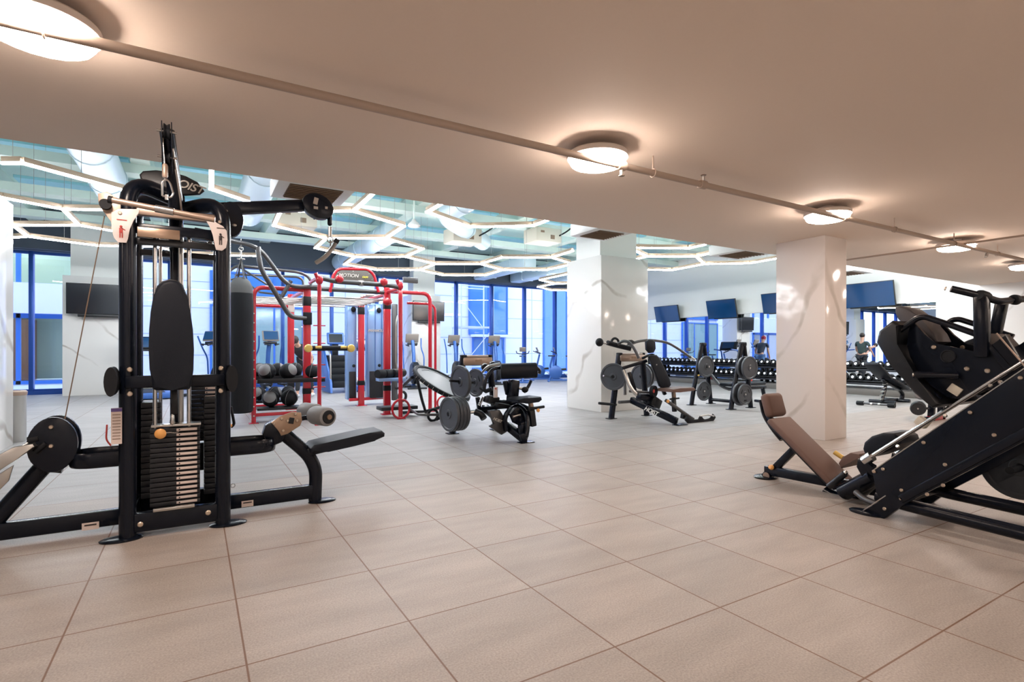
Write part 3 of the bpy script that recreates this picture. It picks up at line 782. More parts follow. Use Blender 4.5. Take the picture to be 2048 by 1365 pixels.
    MB().cyl(h1 + V((0, 0, .03)), h1 - V((0, 0, .045)), .014, 10).build('boom_clip', 'chrome', t)
    MB().torus((h1 + h2) / 2 - V((0, 0, .01)), (0, 1, 0), .022, .005, 16, 6).build('boom_ring', 'chrome', t)
    rh = empty('straight_handle', h2, 'grey bent handle hanging by a chain from the right end of the tower boom', 'exercise handle')
    MB().tube([at(672, 484, Y=4.05), at(665, 497, Y=4.1), at(650, 515, Y=4.15), at(632, 526, Y=4.2)], .0165, 12, fil=.08).build('grip_bar', 'brushed', rh)
    MB().cyl(at(675, 479, Y=4.05), at(671, 486, Y=4.05), .019, 12).build('end_cap', 'rubber', rh)
    MB().cyl(h2 + V((0, 0, .04)), at(661, 503, Y=4.12), .007, 8).build('hook', 'chrome', rh)
    # ---- front station: guide rods, stack, pad, knee bar
    xs = -.105
    def stack(nm, cx, cy, w, d, n, z0, ax, tagx=True, top=.66, lab=True):
        h = (top - z0) / n
        st = MB()
        for i in range(n): st.box((cx, cy, z0 + h * (i + .5)), (w, d, h - .0045), None, .003)
        o = st.build('weight_stack', 'stack', t)
        if lab:
            for i in range(n):
                q = V((cx, cy, z0 + h * (i + .5)))
                if ax == 'y': 
                    tl = MB().box(q + V((w * .23, -d / 2 - .001, 0)), (w * .42, .003, h * .52), None, .0014).build('weight_tag', 'label', o)
                    MB().lathe([(.0045, 0), (.0045, .002), (0, .002)], q + V((w * .08, -d / 2 - .003, 0)), (0, -1, 0), 8).build('pin_hole', 'ink', tl)
        return o
    stack('f', xs, 4.07, .27, .12, 16, .16, 'y', top=.655)
    stack('l', XA + .10, 4.36, .11, .16, 16, .16, 'x', top=.80, lab=False)
    stack('r', XB - .06, 4.30, .09, .2, 18, .16, 'x', top=.82, lab=False)
    bk = stack('b', .06, 4.42, .18, .08, 15, .5, 'y', top=.95)
    for px_ in (310, 378):
        q = at(px_, 600, Y=4.05)
        MB().cyl((q.x, 4.05, .17), (q.x, 4.05, 1.93), .0125, 14).build('guide_rod', 'chrome', t)
    for px_ in (321, 352):
        q = at(px_, 600, Y=4.36)
        MB().cyl((q.x, 4.36, .17), (q.x, 4.36, 1.93), .011, 12).build('guide_rod', 'chrome', t)
    q = at(351, 600, Y=4.20); MB().bb(q.x - .03, q.x + .03, 4.18, 4.24, .1, 2.0, .008).build('centre_column', 'black', t)
    q = at(362, 600, Y=4.18); MB().cyl((q.x, 4.15, .3), (q.x, 4.15, 1.95), .016, 12).build('centre_rail', 'brushed', t)
    MB().bb(xs - .13, xs + .14, 4.02, 4.12, .66, .675, .002).build('top_weight', 'brushed', t)
    q = at(345, 500, Y=4.02); MB().cyl((q.x, 4.02, .67), (q.x, 4.02, 1.93), .003, 6).build('cable', 'rubber', t)
    MB().lathe([(.012, 0), (.016, .01), (.012, .05), (.006, .07)], (q.x, 4.02, .675), n=12).build('cable_socket', 'chrome', t)
    MB().bb(q.x - .008, q.x + .03, 4.0, 4.03, .74, .90, .01).build('tension_link', 'black2', t)
    kn = at(321, 868, Y=3.99)
    MB().lathe([(0, -.015), (.018, -.015), (.03, -.008), (.032, .006), (.02, .016), (0, .018)], kn, (-.1, -1, 0), 20).build('selector_knob', 'amber', t)
    MB().tube([kn, kn + V((.04, .0, .005)), kn + V((.09, .02, -.004)), kn + V((.11, .03, .02))], .004, 6, fil=.03).build('selector_lanyard', 'chrome', t)
    # seat back pad (rounded, tapering)
    ys = 3.86
    out = [at(*q_, Y=ys) for q_ in ((306, 778), (300, 740), (298, 700), (299, 660), (302, 625), (307, 595), (314, 575), (325, 565), (340, 561), (356, 564), (367, 574), (375, 595), (381, 625), (386, 660), (388, 700), (387, 740), (383, 772), (378, 779), (345, 781), (312, 781))]
    pad = MB().prism(out, (0, .07, 0), .024, 4).build('back_pad', 'vinyl', t)
    MB().prism([q_ + V((-.002, .044, .012)) for q_ in out], (0, .012, 0), .003).build('pad_shell', 'black2', t)
    MB().bar((-.36, 3.93, .955), (.17, 3.93, .955), .05, .075, bev=.01).build('knee_beam', 'black', t)
    MB().cyl((-.11, 3.93, 1.3), (-.11, 4.0, 1.3), .03, 12).bar((-.11, 3.96, .95), (-.11, 3.96, 1.5), .05, .04).build('pad_strut', 'black', t)
    for x, px0 in ((-.415, 218), (.205, 461)):
        MB().tube([(x, 3.80, .965), (x, 3.96, .965)], (.032, .085), 20, up=(0, 0, 1)).build('knee_roller', 'rubber', t)
    b = MB()
    for x in (-.335, .145):
        for z in (1.03, .885): bolt(b, (x, YA - .055, z), (0, -1, 0), .015)
    b.build('bolts', 'bolt', t)
    # small cup on the rack rail, right top
    g = at(410, 487, Y=4.15)
    MB().tube([g - V((.09, 0, -.01)), g - V((.04, 0, .005)), g + V((.03, 0, 0))], .008, 8, fil=.03).ball(g + V((.03, 0, 0)), .02, n=12).build('rack_catch', 'chrome', t)
    MB().tube([g + V((.02, 0, -.005)), g + V((.018, 0, -.05))], .014, 10).build('rack_catch_grip', 'red', t)
    # manual sheet on the left post
    A = at(222, 817, Y=YA - .055); B = at(244, 888, Y=YA - .055)
    sh = MB().box(((A + B) / 2), (B.x - A.x, .002, A.z - B.z)).build('safety_sheet', 'label', t)
    MB().box(V(((A.x + B.x) / 2, A.y - .002, A.z - .012)), (B.x - A.x, .002, .02)).build('sheet_header', 'labelhead', sh)
    ln = MB()
    for k in range(9): ln.box(V(((A.x + B.x) / 2, A.y - .002, A.z - .04 - k * .018)), ((B.x - A.x) * .75, .001, .004))
    ln.build('sheet_lines', 'vent', sh)
    # ---- right low row station
    yr = 4.22
    MB().bar((XB, yr, .085), (.80, yr, .085), .06, .10, bev=.008).build('row_base_beam', 'black', t)
    q = at(495, 1008, Y=yr - .032)
    lb = MB().box(q, (.075, .002, .042)).build('maker_label', 'label', t); MB().box(q + V((0, -.002, .008)), (.055, .001, .008)).build('label_print', 'ink', lb)
    MB().lathe([(.1, 0), (.102, .008), (.09, .014), (.05, .018)], (.83, yr - .01, 0), n=28, sc=(1., .6)).build('foot_plate', 'black', t)
    Pr = [at(*q_, Y=yr) for q_ in ((630, 1000), (632, 940), (618, 912), (600, 895), (572, 872), (556, 858))]
    Pr[0].z = .015
    MB().tube(Pr, (.048, .036), 16, fil=.12, up=(0, 1, 0)).build('row_seat_post', 'black', t)
    a, b_ = at(612, 905, Y=yr), at(748, 872, Y=yr)
    MB().bar(a, b_, .07, .06, bev=.01).build('seat_rail', 'black', t)
    so = [at(*q_, Y=yr) for q_ in ((617, 902), (615, 893), (622, 886), (650, 880), (690, 871), (730, 862), (755, 858), (761, 863), (760, 870), (740, 878), (700, 888), (650, 899))]
    MB().prism(so, (0, .26, 0), .02, 3).build('row_seat', 'vinyl', t)
    # hoop bracket
    z = at(500, 890, Y=yr).z
    def hoop(xs0, xe, name):
        y0, y1 = yr - .13, yr + .13; pts = []
        sg = 1 if xe > xs0 else -1
        pts = [V((xs0, y0, z)), V((xe - sg * .13, y0, z))] + [V((xe - sg * .13 + sg * .13 * math.sin(a), yr - .13 * math.cos(a), z)) for a in [PI * k / 12 for k in range(1, 12)]] + [V((xe - sg * .13, y1, z)), V((xs0, y1, z))]
        bm_ = MB().tube(pts, (.046, .008), 10, up=(0, 1, 0))
        bm_.build(name, 'black', t)
    hoop(XB, .50, 'row_hoop'); hoop(XA, -.66, 'pulley_hoop')
    # pivot, bronze plate and rollers
    pv = at(556, 862, Y=yr - .02)
    MB().prism([at(*q_, Y=yr - .02) for q_ in ((524, 868), (530, 850), (548, 840), (566, 846), (572, 866), (562, 884), (548, 890), (532, 882))], (0, .09, 0), .012).build('pivot_housing', 'black', t)
    pl = MB().prism([at(*q_, Y=yr - .08) for q_ in ((542, 846), (560, 833), (585, 824), (602, 826), (604, 842), (600, 852), (575, 868), (562, 872), (556, 860))], (0, .012, 0), .002).build('pivot_plate', 'bronze', t)
    b = MB()
    for q_ in ((548, 848), (563, 838), (566, 862), (591, 829), (594, 842), (575, 842)): bolt(b, at(*q_, Y=yr - .088), (0, -1, 0), .01)
    b.build('bolts', 'bolt', pl)
    MB().box(at(583, 842, Y=yr - .09), (.035, .004, .045), roty(.2), .003).build('latch_window', 'black2', pl)
    MB().cyl(at(600, 838, Y=yr), at(640, 831, Y=yr), .018, 12).build('roller_arm', 'black', t)
    for (px, py, y, m_) in ((655, 834, yr - .17, 1), (632, 826, yr + .12, 2)):
        c = at(px, py, Y=y)
        rl = MB().lathe([(.0, -.10), (.05, -.10), (.066, -.092), (.07, -.08), (.07, .08), (.066, .092), (.05, .1), (0, .1)], c + V((-.03, .07, 0)), (-.35, 1, 0), 26).build('foam_roller', 'grey', t)
        MB().lathe([(0, -.006), (.045, -.006), (.05, 0), (0, .002)], c + V((-.03, .07, 0)) + V((.033, -.095, 0)), (-.35, 1, 0), 24).build('roller_face', 'rubber', rl)
        MB().lathe([(.02, 0), (.018, .008), (0, .008)], c + V((-.03, .07, 0)) + V((.036, -.102, 0)), (.35, -1, 0), 14).build('roller_cap', 'bronze', rl)
    # accessory holder and key ring by the right post
    q = at(452, 850, Y=4.1); MB().tube([q + V((.03, 0, .12)), q + V((.05, 0, 0)), q + V((.03, 0, -.02))], .009, 8, fil=.04).build('lanyard', 'rubber', t)
    MB().ball(at(461, 852, Y=4.1), .014, n=10).build('lanyard_ball', 'amber', t)
    MB().torus(at(466, 972, Y=4.2), (0, 1, 0), .013, .003, 14, 6).build('key_ring', 'chrome', t)
    MB().tube([at(214, 850, Y=4.2), at(212, 880, Y=4.2), at(222, 892, Y=4.2)], .005, 8, fil=.03).build('lanyard', 'redink', t)
    # ---- left low pulley station
    MB().bar((XA, yr, .085), (-1.75, yr, .085), .06, .10, bev=.008).build('pulley_base_beam', 'black', t)
    q = at(181, 1053, Y=yr - .032)
    lb = MB().box(q, (.085, .002, .045)).build('maker_label', 'label', t); MB().box(q + V((0, -.002, .008)), (.06, .001, .009)).build('label_print', 'ink', lb)
    c = at(106, 890, Y=yr - .08)
    cv = MB().prism([c + V((.118 * math.cos(a), 0, .165 * math.sin(a))) for a in [2 * PI * k / 32 for k in range(32)]], (0, .03, 0), .006).build('pulley_cover', 'black', t)
    b = MB(); bolt(b, at(102, 855, Y=yr - .097), (0, -1, 0), .012); bolt(b, at(102, 893, Y=yr - .097), (0, -1, 0), .012); b.build('bolts', 'bolt', cv)
    MB().prism([c + V((.118 * math.cos(a), .12, .165 * math.sin(a))) for a in [2 * PI * k / 32 for k in range(32)]], (0, .03, 0), .006).build('pulley_cover', 'black', t)
    MB().lathe([(0, -.03), (.1, -.03), (.085, 0), (.1, .03), (0, .03)], c + V((0, .06, 0)), (0, 1, 0), 24).build('low_pulley', 'rubber', t)
    MB().tube([at(128, 932, Y=yr), at(92, 928, Y=yr), at(-40, 1075, Y=yr)], (.048, .04), 16, fil=.1, up=(0, 1, 0)).build('pulley_strut', 'black', t)
    MB().cyl(at(56, 882, Y=yr - .08), at(78, 877, Y=yr - .08), .022, 14).build('bar_rest', 'rubber', t)
    MB().cyl(at(70, 905, Y=yr - .1), at(92, 887, Y=yr - .1), .016, 12).build('bar_rest', 'rubber', t)
    MB().cyl(at(130, 838, Y=yr - .04), at(209, 432, Y=YA), .0032, 6).build('cable', 'vent', t)
    MB().prism([at(*q_, Y=yr - .1) for q_ in ((-30, 925), (30, 893), (70, 886), (74, 892), (30, 922), (-30, 960))], (0, .10, 0), .006).build('foot_plate_arm', 'brushed', t)
    MB().prism([at(*q_, Y=yr - .12) for q_ in ((-10, 905), (12, 918), (16, 928), (-10, 950))], (0, .03, 0), .004).build('clamp_block', 'tan', t)
    MB().prism([at(*q_, Y=yr - .09) for q_ in ((-20, 960), (28, 930), (18, 962), (-20, 1000))], (0, .02, 0), .004).build('link_plate', 'brushed', t)
    v = MB().tube([at(56, 886, Y=yr - .13), at(46, 892, Y=yr - .13), at(30, 903, Y=yr - .13), at(36, 905, Y=yr - .13), at(54, 893, Y=yr - .13)], .004, 6, fil=.01)
    v.build('snap_hook', 'chrome', t)
    # stray dark boxes of the rear stations seen between the posts
    MB().bb(.02, .10, 4.5, 4.56, .27, .47, .004).build('rear_shroud', 'black2', t)
    return t
tower = cable_tower()
# ================================================================== LEG PRESS
def leg_press():
    XN, XF = 4.05, 4.75          # near and far side frames
    XC = (XN + XF) / 2
    t = empty('leg_press', (XC, 1.9, 0), 'large black leg press with inclined side panels and back pad tinted brown for the warm light', 'gym machine')
    def P(px, py, x=XN): return at(px, py, X=x)
    dx = V((XF - XN, 0, 0))
    # inclined side panels, the same for both sides
    top = [P(1748, 943), P(2048, 741)]; slope = (top[1] - top[0])
    up_end = top[0] + slope * 1.75
    bot = [P(1812, 1008), P(2048, 884)]
    s2 = bot[1] - bot[0]
    panel = [P(1716, 1030), P(1766, 1002), P(1756, 985), top[0], up_end, bot[0] + s2 * 1.9, bot[0], P(1768, 1040)]
    for k, off in enumerate((V((0, 0, 0)), dx)):
        o = MB().prism([p + off for p in panel], (.05, 0, 0), .004).build('side_panel', 'black', t)
        if k == 0:
            # rolled lower flange and thin bright upper edge
            a, b_ = bot[0] + V((-.02, 0, .0)), bot[0] + s2 * 1.9 + V((-.02, 0, 0))
            dn = V((0, -slope.z, slope.y)).normalized()
            if dn.z > 0: dn = -dn
            MB().bar(a - dn * .035, b_ - dn * .035, .03, .05, up=dn, bev=.008).build('lower_flange', 'black', o)
            MB().bar(top[0] + V((-.024, 0, .004)), up_end + V((-.024, 0, .004)), .006, .006, bev=0).build('upper_edge', 'brushed', o)
            MB().bar(P(1719, 1029) + V((-.024, 0, .004)), P(1775, 992) + V((-.024, 0, .004)), .006, .006, bev=0).build('upper_edge', 'brushed', o)
            b = MB()
            for q in ((1770, 938), (1752, 943), (1851, 885), (1944, 825), (1992, 870), (1894, 929), (1807, 980), (1890, 970), (1858, 988), (1806, 997), (1773, 1017), (2044, 756)):
                bolt(b, P(*q) + V((-.026, 0, 0)), (-1, 0, 0), .0115, .009)
            b.build('bolts', 'bolt', o)
    for k, off in enumerate((V((0, 0, 0)), dx)):
        c = P(1733, 1036) + off; c.z = 0
        MB().lathe([(.1, 0), (.103, .01), (.09, .018), (.05, .022)], c + V((.0, .0, 0)), n=28, sc=(.62, 1.1)).build('foot_plate', 'black', t)
        # floor tubes running to the back
        a = P(1796, 1008) + V((.05 if k == 0 else -.05, 0, 0)) + off; a.z = .11
        e = a + V((0, -1.9, 0)); e.z = .05
        MB().tube([a + V((0, .15, .02)), a, e], .042, 16, fil=.1).build('floor_tube', 'black', t)
    MB().bar((XN, .0, .05), (XF, .0, .05), .08, .08).build('rear_cross_beam', 'black', t)
    MB().bar((XN, .72, .10), (XF, .72, .10), .07, .07).build('cross_beam', 'black', t)
    # upright at the rear that carries the rails
    e = up_end + V((0, .1, -.15))
    for off in (V((0, 0, 0)), dx):
        MB().bar(V((XN, e.y, .05)) + off, V((XN, e.y, e.z)) + off, .07, .07).build('rear_upright', 'black', t)
    MB().bar((XN, 1.74, .16), (XF, 1.74, .16), .07, .07, bev=.01).build('front_cross_beam', 'black', t)
    # chrome guide rods
    g0, g1 = P(1733, 920, XN + .10), P(1943, 789, XN + .10)
    gd = g1 - g0
    for off in (V((0, 0, 0)), V((.50, 0, 0))):
        MB().cyl(g0 + off, g0 + gd * 2.1 + off, .0145, 16).build('guide_rod', 'chrome', t)
        MB().cyl(g0 + off - gd.normalized() * .02, g0 + off + gd.normalized() * .05, .035, 18).build('rod_clamp', 'chrome', t)
        MB().prism([g0 + off + V((0, a, c)) for a, c in ((.05, .0), (.0, -.02), (-.06, -.03), (-.06, -.10), (.02, -.13), (.06, -.06))], (.05, 0, 0), .012).build('rod_bracket', 'black', t)
    # carriage: side gussets with holes, foot board, tube frame, plate horns
    gus = [(1826, 640), (1850, 668), (1874, 690), (1905, 694), (1950, 705), (1990, 690), (2012, 668), (2052, 738), (1990, 775), (1930, 800), (1895, 796), (1862, 770), (1838, 745), (1822, 715), (1815, 690), (1818, 664)]
    XG = XN + .12
    hole = P(1898, 713, XG)
    for off in (V((0, 0, 0)), V((.44, 0, 0))):
        o = MB().prism([P(*q, XG) + off for q in gus], (.03, 0, 0), .006).build('carriage_side', 'black', t)
        MB().lathe([(.042, .014), (.042, .02), (.036, .021), (.033, .0155), (0, .0155)], hole + off + V((0.0, 0, 0)), (-1, 0, 0), 26).build('side_hole', 'rubber', o)
        b = MB()
        for q in ((1870, 695), (1936, 738), (1977, 742), (1793, 686)): bolt(b, P(*q, XG) + off + V((-.017, 0, 0)), (-1, 0, 0), .0145, .01)
        b.build('bolts', 'bolt', o)
    fb = [(1800, 664), (1826, 644), (1842, 652), (1830, 690), (1880, 760), (1925, 805), (1905, 812), (1868, 782), (1822, 728), (1795, 686)]
    MB().prism([P(*q, XG + .22) for q in fb], (.62, 0, 0), .02, 3).build('foot_board', 'black2', t)
    # tube frame looping round the foot board
    xa, xb = XG - .03, XG + .50
    lp = [(1962, 672), (1905, 652), (1850, 634), (1836, 636), (1790, 668), (1780, 682), (1790, 706), (1832, 762), (1880, 802)]
    MB().tube([P(*q, xa) for q in lp], .019, 12, fil=.05).build('frame_tube', 'black', t)
    MB().tube([P(*q, xa) + V((.52, 0, 0)) for q in lp], .019, 12, fil=.05).build('frame_tube', 'black', t)
    # grey upper plates
    c1 = [(1804, 616), (1815, 614), (1830, 618), (1850, 634), (1866, 650), (1882, 668), (1890, 684), (1875, 690), (1862, 684), (1850, 672), (1836, 658), (1822, 650), (1810, 640), (1805, 628)]
    MB().prism([P(*q, XG + .28) for q in c1], (.22, 0, 0), .012, 3).build('shoulder_board', 'greyvinyl', t)
    # handle bar and posts
    MB().bar(P(1965, 715, XG - .02), P(1963, 592, XG - .02), .07, .07, bev=.012).build('handle_post', 'black', t)
    MB().bar(P(1990, 672, XG + .36), P(2005, 600, XG + .36), .06, .06, bev=.01).build('handle_post', 'black', t)
    hb = [P(1902, 578, XG - .10), P(1966, 593, XG - .02), P(1998, 604, XG + .10), P(2052, 598, XG + .34), P(2110, 592, XG + .5)]
    MB().tube(hb, .021, 14, fil=.04).build('handle_bar', 'black', t)
    b = MB(); bolt(b, hb[0] + V((-.0, .018, .0)) + (hb[0] - hb[1]).normalized() * .008, hb[0] - hb[1], .013, .008); b.build('bolts', 'bolt', t)
    MB().lathe([(0, -.035), (.03, -.035), (.034, -.02), (.034, .02), (.03, .035), (0, .035)], hb[1], hb[2] - hb[1], 20).build('handle_collar', 'rubber', t)
    MB().lathe([(0, -.03), (.028, -.03), (.032, -.015), (.032, .015), (.028, .03), (0, .03)], P(2030, 600, XG + .24), V((1, 0, 0)), 20).build('handle_collar', 'rubber', t)
    # lower peg
    a, b_ = P(1827, 750, XG - .14), P(1915, 752, XG - .02)
    MB().cyl(a, b_, .022, 16).build('plate_peg', 'black', t)
    b = MB(); bolt(b, a, a - b_, .013, .006); b.build('bolts', 'bolt', t)
    # rear inclined back plate of the carriage
    MB().bar(P(1990, 672, XG + .2), P(2052, 740, XG + .2), .52, .035, up=(1, 0, 0)).build('carriage_back', 'black', t) if False else MB().prism([P(*q, XG + .2) for q in ((1978, 668), (1992, 668), (2056, 740), (2044, 748))], (.46, 0, 0), .004).build('carriage_back', 'black', t)
    MB().cyl(P(1993, 667, XG - .03), P(2055, 739, XG - .03), .005, 8).build('edge_strip', 'tan', t)
    # stop blocks
    for q in ((1912, 780), (1845, 845)):
        MB().box(P(*q, XN + .12), (.05, .07, .055), rotx(.6), .004).build('stop_block', 'beigebox', t)
    b = MB()
    for q in ((2005, 765), (1985, 772), (1895, 832), (1800, 893)): bolt(b, P(*q, XN + .02) + V((-.03, 0, 0)), (-1, .0, .6), .012, .012)
    b.build('bolts', 'brushed', t)
    # dark round cushion between the rails
    MB().prism([P(*q, XC + .02) for q in ((1745, 895), (1748, 882), (1762, 870), (1785, 863), (1806, 864), (1818, 872), (1822, 884), (1800, 898), (1760, 912), (1750, 908))], (.30, 0, 0), .02, 3).build('hip_cushion', 'vinyl', t)
    # ---- seat unit on the centre line
    XS = 4.42
    def S(px, py, x=XS): return at(px, py, X=x)
    f0 = S(1528, 972); f0.z = 0
    MB().lathe([(.1, 0), (.104, .01), (.09, .016), (.04, .02)], f0 + V((0, -.02, 0)), n=28, sc=(1.15, .9)).build('foot_plate', 'black', t)
    a = f0 + V((0, -.02, .07)); e = S(1690, 992); e.z = .09
    MB().bar(a, e + V((0, -.3, 0)), .07, .08, bev=.01).build('seat_base_beam', 'black', t)
    MB().prism([S(*q) for q in ((1517, 962), (1530, 944), (1545, 948), (1548, 966), (1530, 972))], (.06, 0, 0), .008).build('heel_bracket', 'black', t)
    MB().lathe([(0, 0), (.03, 0), (.03, .01), (0, .01)], S(1533, 952, XS - .04), (-1, 0, 0), 20).build('adjuster_disc', 'tan', t)
    MB().bar(S(1590, 898), S(1540, 948), .05, .06, bev=.008).build('strut', 'black', t)
    MB().cyl(S(1564, 925), S(1534, 955), .014, 10).build('strut_rod', 'chrome', t)
    MB().lathe([(0, 0), (.018, 0), (.024, .012), (.018, .03), (0, .034)], S(1545, 936, XS - .03), (-1, .2, .3), 14).build('adjuster_knob', 'amber', t)
    # back pad: profile in the vertical plane, wide across
    bp = [(1552, 838), (1570, 836), (1700, 958), (1696, 972), (1672, 976), (1556, 850)]
    b0, b1 = S(1556, 838), S(1685, 968)
    ax = (b1 - b0).normalized(); n = V((0, -ax.z, ax.y)); 
    if n.z < 0: n = -n
    R = Matrix((V((1, 0, 0)), n.cross(V((1, 0, 0))), n)).transposed()
    c = (b0 + b1) / 2
    MB().box(c, (.31, (b1 - b0).length, .05), R, .02, 3).build('back_pad', 'brown', t)
    MB().box(c - n * .032, (.27, (b1 - b0).length * .98, .02), R, .006).build('pad_board', 'black2', t)
    MB().bar(b0 - n * .06 - ax * .10, b1 - n * .06, .06, .05, up=n, bev=.01).build('pad_spine', 'black', t)
    # head rest
    h0, h1 = S(1541, 790), S(1553, 836)
    hx = (h1 - h0).normalized(); hn = V((0, -hx.z, hx.y)); hn = hn if hn.z > 0 or hn.y < 0 else -hn
    if hn.y > 0: hn = -hn
    Rh = Matrix((V((1, 0, 0)), hn.cross(V((1, 0, 0))), hn)).transposed()
    MB().box((h0 + h1) / 2 + V((0, 0, .01)), (.24, .21, .085), Rh, .038, 4).build('head_rest', 'brown', t)
    MB().tube([S(1524, 800), S(1530, 832), S(1550, 862), S(1565, 880)], (.02, .04), 12, fil=.08, up=(1, 0, 0)).build('head_rest_bracket', 'black', t)
    b = MB(); bolt(b, S(1533, 829, XS - .045), (-1, 0, 0), .008); b.build('bolts', 'bolt', t)
    MB().cyl(S(1533, 829, XS - .04), S(1533, 829, XS + .04), .006, 8).build('hinge_pin', 'chrome', t)
    # pivot, seat and yellow release grip
    MB().cyl(S(1658, 974, XS - .20), S(1690, 948, XS - .20), .024, 14).build('pivot_tube', 'black2', t)
    for q in ((1661, 970), (1691, 946)):
        MB().ball(S(*q, XS - .20), .018, n=12).build('pivot_cap', 'chrome', t)
    MB().tube([S(1650, 985), S(1680, 1000), S(1720, 985), S(1748, 960, XN + .15)], .05, 16, fil=.12).build('seat_carrier', 'black', t)
    MB().tube([S(1688, 985, XN + .2), S(1715, 972, XN + .18), S(1752, 952, XN + .12)], (.07, .06), 16, fil=.1).build('hub_cover', 'black', t)
    MB().tube([P(1712, 985, XN + .08), P(1730, 1000, XN + .04), P(1762, 1012, XN + .02)], .022, 12, fil=.08).build('bent_tube', 'gunmetal', t)
    MB().cyl((XF, 1.38, .33), (XF + .28, 1.38, .33), .025, 12).build('storage_peg', 'black2', t)
    MB().cyl((XF, 1.55, 1.02), (XF + .25, 1.55, 1.02), .025, 12).build('storage_peg', 'black2', t)
    g = S(1678, 912, XS + .17)
    MB().tube([g + V((0, .035, .022)), g + V((0, -.03, -.012))], .019, 12).build('release_grip', 'yellow', t)
    MB().tube([g + V((0, -.03, -.012)), g + V((0, -.07, -.04))], .007, 8).build('release_rod', 'chrome', t)
    st = [(1694, 924), (1702, 912), (1718, 903), (1735, 906), (1742, 914), (1725, 916), (1710, 924), (1700, 934)]
    MB().prism([S(*q, XS + .12) for q in st], (.26, 0, 0), .006).build('seat_pad', 'brown', t)
    MB().box(S(1770, 990, XN + .02), (.04, .05, .03), rotx(.5)).build('mounting_block', 'brushed', t)
    # dark belly tray and stored plates at the back
    return t
leg_press()
def plate(r, w, name_label, grip=False, m='plate'):
    """disc on the X axis, origin at the centre"""
    prof = [(0, -w * .32), (.028, -w * .32), (.030, -w * .5), (.055, -w * .5), (.062, -w * .28), (r * .82, -w * .28), (r * .86, -w * .5), (r * .985, -w * .5), (r, -w * .38)]
    prof = prof + [(a, -b_) for a, b_ in reversed(prof)]
    o = MB().lathe(prof, (0, 0, 0), (1, 0, 0), 40).build('weight_plate', m)
    MB().lathe([(0, -w * .36), (.025, -w * .36), (.025, w * .36), (0, w * .36)], (0, 0, 0), (1, 0, 0), 18).build('bore', 'rubber', o)
    if grip:
        for k in range(3):
            a = k * 2 * PI / 3 + .5
            MB().box((0, math.cos(a) * r * .58, math.sin(a) * r * .58), (w * .62, r * .2, r * .5), rotx(a), .01, 2).build('grip_slot', 'rubber', o)
    return tag(o, name_label, 'weight plate')
PL = plate(.225, .045, 'x')
PLG = plate(.20, .04, 'x', True)
used = {}
def put_plate(src, loc, rz, label, ry=0., group='weight plates on the machines'):
    if src.name not in used:
        used[src.name] = 1; o = src; o.location = V(loc); o.rotation_euler = (0, ry, rz); o['label'] = label; o['group'] = group; return o
    CHN = kids(src)
    o = src.copy(); COL.objects.link(o); o.location = V(loc); o.rotation_euler = (0, ry, rz); o['label'] = label; o['group'] = group
    for ch in CHN:
        c = ch.copy(); COL.objects.link(c); c.parent = o
    return o
put_plate(PL, (4.95, 1.38, .33), 0, 'large dark plate stored on the far side of the leg press, low behind its rails')
put_plate(PL, (4.9, 1.55, 1.02), 0, 'grey plate half hidden behind the leg press carriage')
for x in (4.72, ): pass
